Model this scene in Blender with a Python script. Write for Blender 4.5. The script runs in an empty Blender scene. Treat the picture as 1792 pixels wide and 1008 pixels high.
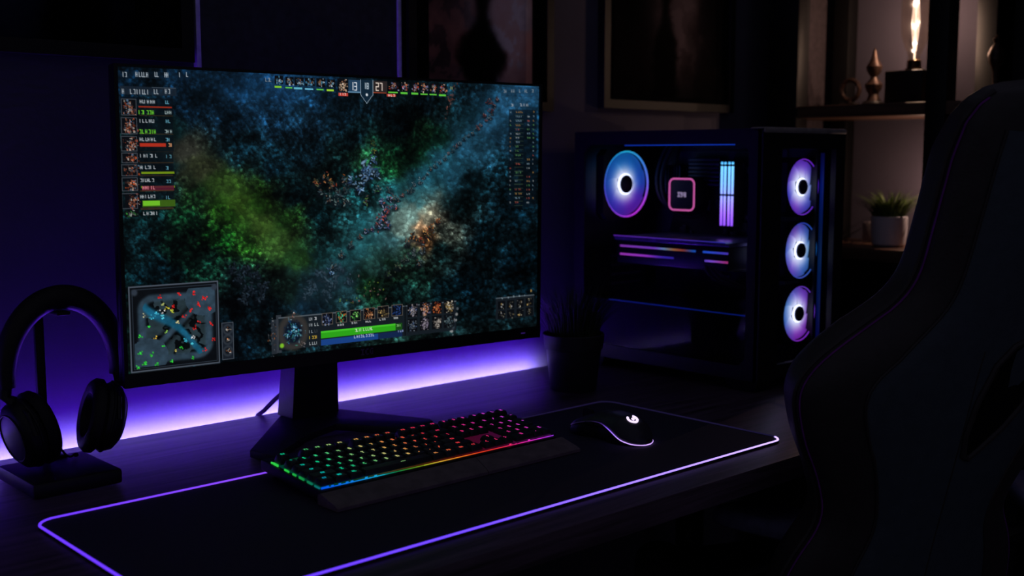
import bpy, bmesh, math, random
import numpy as np
from mathutils import Vector, Matrix

random.seed(7)
PI = math.pi
D = 0.74                       # height of the desk top above the floor
COL = bpy.context.scene.collection
scene = bpy.context.scene


# ----------------------------------------------------------------- colours
def lin(c):
    c = np.asarray(c, float) / 255.0
    return np.where(c <= 0.04045, c / 12.92, ((c + 0.055) / 1.055) ** 2.4)


def rgb(*c):
    return tuple(float(v) for v in lin(c)) + (1.0,)


# --------------------------------------------------------------- materials
MATS = {}


def pm(name, col, rough=0.5, spec=0.5, metal=0.0, var=0.2, scale=60.0, bump=0.0, bscale=400.0, sheen=0.0):
    """Procedural surface: colour broken up by noise, optional fine bump."""
    if name in MATS:
        return MATS[name]
    m = bpy.data.materials.new(name)
    m.use_nodes = True
    nt = m.node_tree
    b = nt.nodes['Principled BSDF']
    b.inputs['Roughness'].default_value = rough
    b.inputs['Specular IOR Level'].default_value = spec
    b.inputs['Metallic'].default_value = metal
    if sheen:
        b.inputs['Sheen Weight'].default_value = sheen
    tc = nt.nodes.new('ShaderNodeTexCoord')
    nz = nt.nodes.new('ShaderNodeTexNoise')
    nz.inputs['Scale'].default_value = scale
    nz.inputs['Detail'].default_value = 3
    nt.links.new(tc.outputs['Object'], nz.inputs['Vector'])
    rp = nt.nodes.new('ShaderNodeValToRGB')
    c = np.array(col[:3])
    rp.color_ramp.elements[0].position = 0.3
    rp.color_ramp.elements[1].position = 0.7
    rp.color_ramp.elements[0].color = tuple(c * (1 - var)) + (1,)
    rp.color_ramp.elements[1].color = tuple(np.minimum(c * (1 + var), 1)) + (1,)
    nt.links.new(nz.outputs['Fac'], rp.inputs['Fac'])
    nt.links.new(rp.outputs['Color'], b.inputs['Base Color'])
    if bump:
        n2 = nt.nodes.new('ShaderNodeTexNoise')
        n2.inputs['Scale'].default_value = bscale
        n2.inputs['Detail'].default_value = 4
        nt.links.new(tc.outputs['Object'], n2.inputs['Vector'])
        bp = nt.nodes.new('ShaderNodeBump')
        bp.inputs['Strength'].default_value = bump
        bp.inputs['Distance'].default_value = 0.002
        nt.links.new(n2.outputs['Fac'], bp.inputs['Height'])
        nt.links.new(bp.outputs['Normal'], b.inputs['Normal'])
    MATS[name] = m
    return m


def em(name, col, strength=1.0):
    if name in MATS:
        return MATS[name]
    m = bpy.data.materials.new(name)
    m.use_nodes = True
    nt = m.node_tree
    b = nt.nodes['Principled BSDF']
    b.inputs['Base Color'].default_value = (0.02, 0.02, 0.02, 1)
    b.inputs['Roughness'].default_value = 0.6
    b.inputs['Emission Color'].default_value = col
    b.inputs['Emission Strength'].default_value = strength
    MATS[name] = m
    return m


def em_attr(name, strength=1.0, base=0.01, rough=0.4, spec=0.4, sample=True):
    """A lit thing whose light colour comes from its own colour layer."""
    if name in MATS:
        return MATS[name]
    m = bpy.data.materials.new(name)
    m.use_nodes = True
    nt = m.node_tree
    b = nt.nodes['Principled BSDF']
    b.inputs['Base Color'].default_value = (base, base, base, 1)
    b.inputs['Roughness'].default_value = rough
    b.inputs['Specular IOR Level'].default_value = spec
    a = nt.nodes.new('ShaderNodeVertexColor')
    a.layer_name = 'Col'
    nt.links.new(a.outputs['Color'], b.inputs['Emission Color'])
    b.inputs['Emission Strength'].default_value = strength
    if not sample:
        m.cycles.emission_sampling = 'NONE'
    MATS[name] = m
    return m


def print_mat(name, rough=0.7):
    m = bpy.data.materials.new(name)
    m.use_nodes = True
    nt = m.node_tree
    b = nt.nodes['Principled BSDF']
    a = nt.nodes.new('ShaderNodeVertexColor')
    a.layer_name = 'Col'
    nt.links.new(a.outputs['Color'], b.inputs['Base Color'])
    b.inputs['Roughness'].default_value = 0.9
    b.inputs['Specular IOR Level'].default_value = 0.03
    return m


def glass_mat(name, tint=(1, 1, 1, 1), refl=0.06, rough=0.02):
    m = bpy.data.materials.new(name)
    m.use_nodes = True
    nt = m.node_tree
    nt.nodes.remove(nt.nodes['Principled BSDF'])
    out = nt.nodes['Material Output']
    t = nt.nodes.new('ShaderNodeBsdfTransparent')
    t.inputs['Color'].default_value = tint
    g = nt.nodes.new('ShaderNodeBsdfGlossy')
    g.inputs['Roughness'].default_value = rough
    fr = nt.nodes.new('ShaderNodeLayerWeight')
    fr.inputs['Blend'].default_value = 0.25
    mp = nt.nodes.new('ShaderNodeMath')
    mp.operation = 'MULTIPLY_ADD'
    mp.inputs[1].default_value = 0.05
    mp.inputs[2].default_value = refl
    nt.links.new(fr.outputs['Fresnel'], mp.inputs[0])
    mx = nt.nodes.new('ShaderNodeMixShader')
    nt.links.new(mp.outputs[0], mx.inputs['Fac'])
    nt.links.new(t.outputs[0], mx.inputs[1])
    nt.links.new(g.outputs[0], mx.inputs[2])
    nt.links.new(mx.outputs[0], out.inputs['Surface'])
    return m


def wood_mat(name, c0, c1, rough=0.42, axis='X', scale=1.0):
    m = bpy.data.materials.new(name)
    m.use_nodes = True
    nt = m.node_tree
    b = nt.nodes['Principled BSDF']
    tc = nt.nodes.new('ShaderNodeTexCoord')
    mp = nt.nodes.new('ShaderNodeMapping')
    mp.inputs['Scale'].default_value = (1.2 * scale, 22 * scale, 22 * scale) if axis == 'X' else (22 * scale, 1.2 * scale, 22 * scale)
    nt.links.new(tc.outputs['Object'], mp.inputs['Vector'])
    n = nt.nodes.new('ShaderNodeTexNoise')
    n.inputs['Scale'].default_value = 3.0
    n.inputs['Detail'].default_value = 8
    n.inputs['Roughness'].default_value = 0.65
    n.inputs['Distortion'].default_value = 0.6
    nt.links.new(mp.outputs[0], n.inputs['Vector'])
    r = nt.nodes.new('ShaderNodeValToRGB')
    r.color_ramp.elements[0].position = 0.32
    r.color_ramp.elements[1].position = 0.72
    r.color_ramp.elements[0].color = c0
    r.color_ramp.elements[1].color = c1
    nt.links.new(n.outputs['Fac'], r.inputs['Fac'])
    nt.links.new(r.outputs['Color'], b.inputs['Base Color'])
    b.inputs['Roughness'].default_value = rough
    b.inputs['Specular IOR Level'].default_value = 0.45
    bp = nt.nodes.new('ShaderNodeBump')
    bp.inputs['Strength'].default_value = 0.25
    bp.inputs['Distance'].default_value = 0.001
    nt.links.new(n.outputs['Fac'], bp.inputs['Height'])
    nt.links.new(bp.outputs['Normal'], b.inputs['Normal'])
    return m


# ------------------------------------------------------------ mesh builder
def T(x, y, z):
    return Matrix.Translation((x, y, z))


def Rx(a):
    return Matrix.Rotation(a, 4, 'X')


def Ry(a):
    return Matrix.Rotation(a, 4, 'Y')


def Rz(a):
    return Matrix.Rotation(a, 4, 'Z')


def frame_along(d):
    d = Vector(d).normalized()
    return d.to_track_quat('Z', 'Y').to_matrix().to_4x4()


class MB:
    def __init__(self):
        self.bm = bmesh.new()

    def merge(self, t, M=None, mat=0):
        if M is not None:
            bmesh.ops.transform(t, matrix=M, verts=t.verts)
        for f in t.faces:
            f.material_index = mat
        me = bpy.data.meshes.new('t')
        t.to_mesh(me)
        t.free()
        self.bm.from_mesh(me)
        bpy.data.meshes.remove(me)
        return self

    def box(self, c, s, bev=0.0, M=None, mat=0, seg=2):
        t = bmesh.new()
        bmesh.ops.create_cube(t, size=1.0, matrix=T(*c) @ Matrix.Diagonal((s[0], s[1], s[2], 1)))
        if bev > 0:
            bmesh.ops.bevel(t, geom=list(t.edges), offset=bev, segments=seg, profile=0.5, affect='EDGES')
        return self.merge(t, M, mat)

    def bx(self, x0, x1, y0, y1, z0, z1, bev=0.0, M=None, mat=0, seg=2):
        return self.box(((x0 + x1) / 2, (y0 + y1) / 2, (z0 + z1) / 2), (x1 - x0, y1 - y0, z1 - z0), bev, M, mat, seg)

    def loft(self, rings, caps=True, M=None, mat=0, closed=True):
        t = bmesh.new()
        vs = [[t.verts.new(p) for p in r] for r in rings]
        n = len(rings[0])
        for a, b in zip(vs[:-1], vs[1:]):
            for i in range(n if closed else n - 1):
                j = (i + 1) % n
                t.faces.new((a[i], a[j], b[j], b[i]))
        if caps and closed:
            t.faces.new(list(reversed(vs[0])))
            t.faces.new(vs[-1])
        bmesh.ops.recalc_face_normals(t, faces=t.faces)
        return self.merge(t, M, mat)

    def cyl(self, p0, p1, r0, r1=None, seg=24, M=None, mat=0, caps=True):
        r1 = r0 if r1 is None else r1
        p0, p1 = Vector(p0), Vector(p1)
        F = frame_along(p1 - p0)
        rings = []
        for p, r in ((p0, r0), (p1, r1)):
            rings.append([p + F.to_3x3() @ Vector((r * math.cos(2 * PI * i / seg), r * math.sin(2 * PI * i / seg), 0)) for i in range(seg)])
        return self.loft(rings, caps, M, mat)

    def lathe(self, prof, seg=36, M=None, mat=0):
        """prof: (r, z) pairs, spun about local Z."""
        t = bmesh.new()
        rows = []
        for r, z in prof:
            if r < 1e-6:
                rows.append([t.verts.new((0, 0, z))])
            else:
                rows.append([t.verts.new((r * math.cos(2 * PI * i / seg), r * math.sin(2 * PI * i / seg), z)) for i in range(seg)])
        for a, b in zip(rows[:-1], rows[1:]):
            for i in range(seg):
                j = (i + 1) % seg
                if len(a) == 1 and len(b) == 1:
                    continue
                if len(a) == 1:
                    t.faces.new((a[0], b[j], b[i]))
                elif len(b) == 1:
                    t.faces.new((a[i], a[j], b[0]))
                else:
                    t.faces.new((a[i], a[j], b[j], b[i]))
        bmesh.ops.recalc_face_normals(t, faces=t.faces)
        return self.merge(t, M, mat)

    def tube(self, pts, r, seg=10, closed=False, M=None, mat=0, sx=1.0, up=None):
        pts = [Vector(p) for p in pts]
        n = len(pts)
        rings = []
        prev = None
        for i, p in enumerate(pts):
            if closed:
                d = pts[(i + 1) % n] - pts[i - 1]
            else:
                d = pts[min(i + 1, n - 1)] - pts[max(i - 1, 0)]
            d.normalize()
            if up is not None:
                a = Vector(up).cross(d).normalized()
            elif prev is None:
                a = d.orthogonal().normalized()
            else:
                a = (prev - d * prev.dot(d)).normalized()
            prev = a
            b = d.cross(a)
            rr = r(i / max(n - 1, 1)) if callable(r) else r
            rings.append([p + a * (rr * sx * math.cos(2 * PI * k / seg)) + b * (rr * math.sin(2 * PI * k / seg)) for k in range(seg)])
        if closed:
            rings.append(rings[0])
            t = bmesh.new()
            vs = [[t.verts.new(q) for q in rr] for rr in rings[:-1]]
            for i in range(n):
                a, b = vs[i], vs[(i + 1) % n]
                for k in range(seg):
                    t.faces.new((a[k], a[(k + 1) % seg], b[(k + 1) % seg], b[k]))
            bmesh.ops.recalc_face_normals(t, faces=t.faces)
            return self.merge(t, M, mat)
        return self.loft(rings, True, M, mat)

    def prism(self, poly, z0, z1, bev=0.0, M=None, mat=0, seg=2):
        t = bmesh.new()
        a = [t.verts.new((x, y, z0)) for x, y in poly]
        b = [t.verts.new((x, y, z1)) for x, y in poly]
        n = len(poly)
        t.faces.new(list(reversed(a)))
        t.faces.new(b)
        for i in range(n):
            j = (i + 1) % n
            t.faces.new((a[i], a[j], b[j], b[i]))
        bmesh.ops.recalc_face_normals(t, faces=t.faces)
        if bev:
            bmesh.ops.bevel(t, geom=list(t.edges), offset=bev, segments=seg, profile=0.5, affect='EDGES')
        return self.merge(t, M, mat)

    def ell(self, c, r, M=None, mat=0, seg=20):
        t = bmesh.new()
        bmesh.ops.create_uvsphere(t, u_segments=seg, v_segments=max(8, seg // 2), radius=1.0)
        bmesh.ops.transform(t, matrix=T(*c) @ Matrix.Diagonal((r[0], r[1], r[2], 1)), verts=t.verts)
        return self.merge(t, M, mat)

    def torus(self, R, r, M=None, mat=0, seg=48, rs=10, sq=1.0):
        pts = [(R * math.cos(2 * PI * i / seg), R * sq * math.sin(2 * PI * i / seg), 0) for i in range(seg)]
        return self.tube(pts, r, rs, True, M, mat)

    def quad(self, pts, M=None, mat=0):
        t = bmesh.new()
        t.faces.new([t.verts.new(p) for p in pts])
        return self.merge(t, M, mat)

    def plate(self, poly, hole, z0, z1, M=None, mat=0):
        """flat ring between an outer and an inner outline of equal count"""
        n = len(poly)
        rings = []
        for z, P in ((z0, poly), (z1, poly), (z1, hole), (z0, hole), (z0, poly)):
            rings.append([(x, y, z) for x, y in P])
        return self.loft(rings, False, M, mat)


def obj(name, mb, mats, parent=None, smooth=38, M=None):
    me = bpy.data.meshes.new(name)
    bm = mb.bm
    if M is not None:
        bmesh.ops.transform(bm, matrix=M, verts=bm.verts)
    bm.to_mesh(me)
    bm.free()
    for m in (mats if isinstance(mats, (list, tuple)) else [mats]):
        me.materials.append(m)
    if smooth:
        me.shade_smooth()
        me.set_sharp_from_angle(angle=math.radians(smooth))
    o = bpy.data.objects.new(name, me)
    COL.objects.link(o)
    if parent is not None:
        o.parent = parent
    return o


def thing(name, label, cat, loc=(0, 0, 0), rz=0.0, group=None):
    o = bpy.data.objects.new(name, None)
    o['kind'] = 'thing'
    o.empty_display_size = 0.05
    COL.objects.link(o)
    o.location = loc
    o.rotation_euler = (0, 0, rz)
    tag(o, label, cat, group)
    return o


def tag(o, label, cat, group=None):
    o['label'] = label
    o['category'] = cat
    if group:
        o['group'] = group
    return o


def struct(name, mb, m, label, cat):
    o = obj(name, mb, m)
    o['kind'] = 'structure'
    tag(o, label, cat)
    return o


def paint(o, fn):
    """colour layer of a lit part or a print: fn(local point) -> sRGB 0..255"""
    me = o.data
    n = len(me.vertices)
    co = np.empty(n * 3)
    me.vertices.foreach_get('co', co)
    co = co.reshape(n, 3)
    out = np.ones((n, 4))
    for i in range(n):
        out[i, :3] = fn(co[i])
    out[:, :3] = lin(np.clip(out[:, :3], 0, None))
    at = me.color_attributes.new('Col', 'FLOAT_COLOR', 'POINT')
    at.data.foreach_set('color', out.ravel())
    return o


def ramp(stops, t):
    t = max(stops[0][0], min(stops[-1][0], t))
    for (a, ca), (b, cb) in zip(stops[:-1], stops[1:]):
        if t <= b:
            k = (t - a) / (b - a)
            return np.array(ca) * (1 - k) + np.array(cb) * k
    return np.array(stops[-1][1], float)


# vectorised value noise
_rng = np.random.default_rng(11)
_TAB = _rng.random((64, 128, 128))


def vn(x, y, s=0):
    xi, yi = np.floor(x).astype(int), np.floor(y).astype(int)
    fx, fy = x - xi, y - yi
    fx, fy = fx * fx * (3 - 2 * fx), fy * fy * (3 - 2 * fy)
    t = _TAB[s % 64]
    g = lambda a, b: t[a % 128, b % 128]
    return (g(xi, yi) * (1 - fx) + g(xi + 1, yi) * fx) * (1 - fy) + (g(xi, yi + 1) * (1 - fx) + g(xi + 1, yi + 1) * fx) * fy


def fbm(x, y, o=4, s=0, gain=0.55):
    v, a, w = 0.0, 1.0, 0.0
    for k in range(o):
        v = v + a * vn(x * 2 ** k + 17 * k, y * 2 ** k + 31 * k, s + k)
        w += a
        a *= gain
    return v / w


FONT = {
    'A': '010101111101101', 'B': '110101110101110', 'C': '011100100100011', 'D': '110101101101110', 'E': '111100110100111',
    'F': '111100110100100', 'G': '011100101101011', 'H': '101101111101101', 'I': '111010010010111', 'J': '001001001101010',
    'K': '101101110101101', 'L': '100100100100111', 'M': '101111111101101', 'N': '110101101101101', 'O': '010101101101010',
    'P': '110101110100100', 'Q': '010101101111011', 'R': '110101110101101', 'S': '011100010001110', 'T': '111010010010010',
    'U': '101101101101111', 'V': '101101101101010', 'W': '101101111111101', 'X': '101101010101101', 'Y': '101101010010010',
    'Z': '111001010100111', '0': '111101101101111', '1': '010110010010111', '2': '111001111100111', '3': '111001111001111',
    '4': '101101111001001', '5': '111100111001111', '6': '111100111101111', '7': '111001001010010', '8': '111101111101111',
    '9': '111101111001111', '-': '000000111000000', '=': '000111000111000', '[': '110100100100110', ']': '011001001001011',
    ';': '000010000010100', "'": '010010000000000', ',': '000000000010100', '.': '000000000000010', '/': '001001010100100',
    '+': '000010111010000', '*': '101010111010101', '`': '100010000000000', '<': '001010100010001', '>': '100010001010100',
    '^': '010111010010010', 'v': '010010010111010', '|': '010010010010010',
}

# =============================================================== THE SETTING
wall_paint = pm('dark_wall_paint', rgb(84, 80, 94), 0.85, 0.25, var=0.08, scale=7, bump=0.25, bscale=90)
X0, X1, YW, YF, ZC = -1.6, 2.80, 1.82, -2.2, 2.5
struct('floor', MB().bx(X0, X1, YF, YW, -0.05, 0.0), wood_mat('floor_boards', rgb(30, 26, 26), rgb(52, 45, 44), 0.5, 'Y', 0.6),
       'dark floor under the desk and the chair', 'floor')
struct('wall_back', MB().bx(X0, X1 + 0.1, YW, YW + 0.1, 0, ZC), wall_paint, 'dark painted wall behind the desk with purple glow at its foot', 'wall')
struct('wall_right', MB().bx(X1, X1 + 0.1, YF, YW, 0, ZC), wall_paint, 'dark wall behind the open shelf unit', 'wall')

# ================================================================== THE DESK
desk_wood = wood_mat('dark_oak_veneer', rgb(44, 34, 44), rgb(118, 94, 116), 0.40)
desk = thing('desk', 'long dark wood desk carrying the monitor, keyboard and computer tower', 'desk', (0, 0, D))
DX0, DX1, DY0, DY1 = 0.05, 2.22, 0.967, 1.773
obj('desk_top', MB().bx(DX0, DX1, DY0, DY1, -0.036, 0.0, 0.0006), desk_wood, desk)
steel = pm('black_steel', rgb(18, 18, 20), 0.5, 0.5, 0.3)
for x in (DX0 + 0.07, DX1 - 0.07):
    for y in (DY0 + 0.08, DY1 - 0.08):
        obj('leg', MB().bx(x - 0.025, x + 0.025, y - 0.025, y + 0.025, -D, -0.036, 0.003), steel, desk)
obj('apron', MB().bx(DX0 + 0.07, DX1 - 0.07, DY1 - 0.12, DY1 - 0.09, -0.10, -0.036, 0.002), steel, desk)

# LED strip in the gap between the desk and the wall
led = thing('led_strip', 'purple LED light strip glowing along the back edge of the desk at the wall', 'light strip', (0, 0, D))
led_tube = em('violet_led', (0.125, 0.013, 1.0, 1), 100.0)
added_core = em('pale_added_glow', (0.62, 0.58, 1.0, 1), 95.0)
obj('strip_diffuser', MB().bx(0.06, 1.74, YW - 0.034, YW - 0.026, -0.0150, -0.0090, 0.0015), led_tube, led)
obj('added_pale_core', MB().bx(0.06, 1.74, YW - 0.0295, YW - 0.0285, -0.036, -0.0235), added_core, led)  # added pale emitter for the washed-out white glow at the desk edge
obj('strip_backing_lip', MB().bx(0.06, 1.76, DY1 + 0.0005, YW - 0.022, -0.0162, -0.0152).bx(0.06, 1.76, DY1 + 0.0005, YW - 0.031, -0.0385, -0.0162).bx(0.06, 1.76, YW - 0.031, YW - 0.001, -0.0385, -0.0365), pm('strip_tape', rgb(60, 60, 64), 0.6), led)  # backing, with a lip added to cap the pale light on the wall

# =========================================================== DESK PAD (MAT)
PX0, PX1, PY0, PY1 = 0.497, 1.553, 1.030, 1.426


def rrect(x0, x1, y0, y1, r, n=8):
    pts = []
    for cx, cy, a0 in ((x1 - r, y0 + r, -PI / 2), (x1 - r, y1 - r, 0), (x0 + r, y1 - r, PI / 2), (x0 + r, y0 + r, PI)):
        for i in range(n + 1):
            a = a0 + PI / 2 * i / n
            pts.append((cx + r * math.cos(a), cy + r * math.sin(a)))
    return pts


pad = thing('desk_pad', 'large black cloth desk mat with a glowing purple rim under keyboard and mouse', 'desk mat', (0, 0, D))
pad_cloth = pm('pad_cloth', rgb(52, 48, 66), 0.8, 0.25, var=0.1, scale=300, bump=0.15, bscale=900)
obj('mat', MB().prism(rrect(PX0, PX1, PY0, PY1, 0.028), 0.0004, 0.0042), pad_cloth, pad, smooth=20)
rim_pts = [(x, y, 0.0044) for x, y in rrect(PX0 + 0.0018, PX1 - 0.0018, PY0 + 0.0018, PY1 - 0.0018, 0.0265, 10)]
dense = []
for i, p in enumerate(rim_pts):
    q = rim_pts[(i + 1) % len(rim_pts)]
    L = math.dist(p, q)
    k = max(1, int(L / 0.02))
    dense += [tuple(p[j] + (q[j] - p[j]) * s / k for j in range(3)) for s in range(k)]
rim = obj('light_rim', MB().tube(dense, 0.0018, 8, True), em_attr('rim_light', 1.9), pad)
paint(rim, lambda p: ramp([(0.5, (86, 44, 215)), (0.9, (96, 62, 240)), (1.25, (150, 120, 255)), (1.55, (190, 165, 255))], p[0]) if p[1] < 1.05
      else ramp([(0.5, (86, 44, 215)), (0.8, (110, 56, 205)), (0.95, (64, 30, 120)), (1.15, (18, 10, 40)), (1.55, (14, 10, 34))], p[0]))

# ================================================================== MONITOR
blk = pm('black_plastic', rgb(17, 17, 19), 0.42, 0.45)
blk_m = pm('matte_black_plastic', rgb(24, 23, 26), 0.55, 0.4, bump=0.1)
mon = thing('monitor', 'large flat monitor showing a dark forest battle game on a V-shaped stand', 'monitor', (1.0675, 1.53, D), -0.0826)
# local: x along screen, y away from viewer, z up from the desk
ZS = 0.3654                        # screen centre height
TILT = Matrix.Translation((0, 0, ZS)) @ Rx(0.0116)
SW, SH = 0.758, 0.4351
b = MB()
fo = [(-0.3845, -0.238), (0.3845, -0.238), (0.3845, 0.2215), (-0.3845, 0.2215)]
fi = [(-SW / 2, -SH / 2), (SW / 2, -SH / 2), (SW / 2, SH / 2), (-SW / 2, SH / 2)]
UP = TILT @ Rx(PI / 2)             # (x, y) -> (x, z), local z -> -y
b.plate(fo, fi, -0.006, 0.004, UP)
obj('bezel', b, blk, mon, smooth=20)
b = MB()
b.bx(-0.3845, 0.3845, 0.006, 0.022, -0.238, 0.2215, 0.003, TILT)
b.bx(-0.27, 0.27, 0.02, 0.05, -0.17, 0.13, 0.012, TILT)
obj('back_shell', b, blk_m, mon)
obj('mount_hub', MB().box((0, 0.095, 0), (0.12, 0.10, 0.14), 0.012, TILT), blk_m, mon)

# the picture on the screen: authored in layout coordinates, mapped flat onto the panel
src = [(207, 117), (941, 150), (941, 570), (220, 655)]
dst = [(0, 0), (1, 0), (1, 1), (0, 1)]
A = []
for (x, y), (u, v) in zip(src, dst):
    A.append([x, y, 1, 0, 0, 0, -u * x, -u * y, -u])
    A.append([0, 0, 0, x, y, 1, -v * x, -v * y, -v])
_, _, Vt = np.linalg.svd(np.array(A, float))
Hm = Vt[-1].reshape(3, 3)
Hi = np.linalg.inv(Hm)
GW, GH = 800, 452


def to_g(x, y):
    q = Hm @ np.array([x, y, 1.0])
    return q[0] / q[2] * (GW - 1), q[1] / q[2] * (GH - 1)


uu, vv = np.meshgrid(np.linspace(0, 1, GW), np.linspace(0, 1, GH))
qq = np.stack([uu, vv, np.ones_like(uu)], -1) @ Hi.T
X, Y = qq[..., 0] / qq[..., 2], qq[..., 1] / qq[..., 2]
img = np.zeros((GH, GW, 3))


def gauss(cx, cy, sx, sy, rot=0.0):
    c, s = math.cos(rot), math.sin(rot)
    dx, dy = X - cx, Y - cy
    a, b_ = dx * c + dy * s, -dx * s + dy * c
    return np.exp(-(a / sx) ** 2 - (b_ / sy) ** 2)


def pline(pts, w):
    d = np.full(X.shape, 1e9)
    for (x0, y0), (x1, y1) in zip(pts[:-1], pts[1:]):
        L2 = (x1 - x0) ** 2 + (y1 - y0) ** 2
        t = np.clip(((X - x0) * (x1 - x0) + (Y - y0) * (y1 - y0)) / L2, 0, 1)
        d = np.minimum(d, np.hypot(X - x0 - t * (x1 - x0), Y - y0 - t * (y1 - y0)))
    return np.exp(-(d / w) ** 2.6)


def C3(*c):
    return np.array(c, float)


# --- smooth colour of the ground, forest and haze
GROUND = [
    (215, 125, 6, 22, 36), (330, 130, 10, 32, 52), (420, 140, 12, 38, 62), (490, 150, 18, 52, 84), (560, 165, 14, 42, 66), (470, 200, 14, 40, 62), (530, 215, 14, 38, 56),
    (400, 200, 9, 28, 44), (330, 190, 6, 20, 32), (600, 200, 6, 18, 26), (660, 175, 5, 14, 20), (740, 180, 6, 17, 24), (700, 220, 4, 13, 18), (620, 240, 5, 16, 20), (780, 200, 9, 24, 28),
    (420, 260, 9, 30, 40), (480, 290, 6, 22, 30), (540, 270, 5, 16, 22), (520, 340, 4, 16, 20), (560, 380, 4, 17, 20), (300, 225, 8, 26, 28), (280, 300, 7, 24, 28), (240, 420, 6, 22, 26),
    (325, 265, 44, 46, 40), (350, 295, 46, 52, 34), (385, 325, 36, 58, 22), (420, 355, 40, 66, 20), (455, 390, 48, 74, 28), (490, 420, 40, 66, 28), (520, 450, 28, 58, 26), (455, 350, 24, 52, 14),
    (500, 385, 22, 50, 18), (395, 375, 22, 52, 14), (350, 340, 14, 36, 18), (430, 430, 24, 60, 18), (380, 420, 11, 48, 16), (330, 390, 8, 34, 20), (310, 430, 7, 30, 22), (360, 455, 7, 28, 22),
    (260, 370, 6, 24, 26), (280, 470, 4, 18, 24), (420, 475, 10, 26, 26), (430, 520, 6, 16, 22), (400, 590, 4, 16, 24), (470, 540, 8, 24, 32), (500, 490, 18, 40, 34), (550, 500, 22, 46, 56), (590, 480, 26, 54, 64),
    (610, 510, 22, 48, 54), (540, 540, 12, 30, 42), (600, 440, 20, 56, 60), (560, 440, 12, 36, 38), (640, 430, 30, 78, 84), (640, 385, 26, 78, 86), (665, 400, 46, 96, 104), (690, 420, 50, 92, 98), (660, 460, 30, 62, 58),
    (640, 335, 14, 52, 56), (690, 335, 26, 84, 92), (720, 345, 44, 96, 104), (715, 375, 96, 124, 118), (700, 395, 104, 130, 122), (738, 395, 160, 124, 92), (755, 380, 96, 96, 82), (745, 415, 150, 100, 60), (770, 405, 40, 48, 44),
    (740, 310, 26, 76, 92), (775, 285, 26, 72, 90), (815, 250, 26, 66, 88), (850, 210, 28, 68, 94), (885, 180, 30, 72, 102), (925, 160, 34, 82, 118), (800, 300, 22, 58, 74), (840, 265, 20, 50, 66), (880, 230, 18, 46, 64),
    (640, 280, 20, 54, 34), (680, 290, 14, 52, 28), (710, 270, 8, 38, 22), (735, 262, 8, 34, 20), (760, 240, 8, 34, 26), (745, 225, 12, 38, 22), (850, 170, 18, 50, 70), (815, 195, 12, 36, 46), (820, 165, 12, 34, 46),
    (880, 290, 8, 26, 34), (830, 320, 7, 24, 30), (800, 360, 8, 26, 30), (770, 440, 9, 28, 30), (720, 450, 24, 44, 36), (690, 475, 18, 44, 30), (730, 480, 10, 28, 24), (650, 500, 12, 38, 20), (700, 510, 7, 22, 22),
    (850, 420, 4, 17, 23), (900, 360, 5, 20, 28), (920, 470, 3, 15, 22), (820, 500, 3, 14, 20), (780, 510, 4, 16, 20), (930, 270, 7, 26, 38), (930, 210, 14, 42, 62), (600, 300, 9, 28, 30), (570, 310, 10, 26, 26)]
num = np.zeros(X.shape + (3,))
den = np.zeros(X.shape)
wx, wy = X + 14 * (fbm(X / 24, Y / 24, 3, 2) - 0.5) * 2, Y + 14 * (fbm(X / 24, Y / 24, 3, 5) - 0.5) * 2
for px_, py_, r_, g_, b_ in GROUND:
    d2 = (wx - px_) ** 2 + (wy - py_) ** 2
    wgt = 1.0 / (d2 + 160.0) ** 2.2
    num += wgt[..., None] * C3(r_, g_, b_)
    den += wgt
img = num / den[..., None]


def cells(sx, sy, s, rot=0.0):
    """leafy clumps: random-toned cells, lit on one side"""
    c, sn = math.cos(rot), math.sin(rot)
    x, y = (X * c + Y * sn) / sx, (-X * sn + Y * c) / sy
    x = x + 0.5 * (fbm(x * 1.3, y * 1.3, 2, s + 3) - 0.5)
    y = y + 0.5 * (fbm(x * 1.3 + 9, y * 1.3, 2, s + 4) - 0.5)
    xi, yi = np.floor(x).astype(int), np.floor(y).astype(int)
    best = np.full(X.shape, 9.0)
    tone = np.zeros(X.shape)
    T1, T2, T3 = _TAB[s % 64], _TAB[(s + 1) % 64], _TAB[(s + 2) % 64]
    for dx in (-1, 0, 1):
        for dy in (-1, 0, 1):
            a, b_ = (xi + dx) % 128, (yi + dy) % 128
            ox, oy = x - (xi + dx + T1[a, b_]), y - (yi + dy + T2[a, b_])
            d = ox * ox + oy * oy
            m = d < best
            best = np.where(m, d, best)
            tone = np.where(m, T3[a, b_] ** 1.6 * np.clip(1.15 - 0.7 * (oy - ox * 0.4), 0.3, 1.8), tone)
    return tone * np.clip(1.25 - best * 1.1, 0.25, 1.25)


path_g = pline([(300, 245), (350, 295), (420, 355), (480, 410), (530, 465)], 40)
path_b = pline([(540, 520), (610, 460), (690, 385), (770, 300), (850, 215), (940, 140)], 52)
haze = gauss(450, 150, 170, 62)
G = np.clip(np.maximum(np.maximum(path_g, path_b), haze * 0.85), 0, 1)
c1, c2, c3_ = cells(13, 11, 8), cells(6, 6, 14), cells(30, 7, 20, 0.9)
c4 = cells(4.5, 15, 26, 0.12)
strokes = gauss(440, 230, 150, 90)
trunks = gauss(690, 200, 150, 70)
forest = 0.55 * c1 + 0.75 * c2
forest = forest * (1 - 0.75 * strokes) + 0.75 * strokes * (0.9 * c3_ + 0.45 * c2)
forest = forest * (1 - 0.7 * trunks) + 0.7 * trunks * (1.1 * c4 + 0.3 * c2)
leaf = np.clip(fbm(X / 4.5, Y / 4.5, 4, 37) * 2.6 - 0.85, 0, 2)
forest = 0.20 + 1.25 * forest * (0.40 + leaf) + 0.14 * leaf
smooth_ = 0.62 + 0.55 * fbm(X / 15, Y / 15, 4, 41) + 0.28 * (c2 - 0.3)
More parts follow.
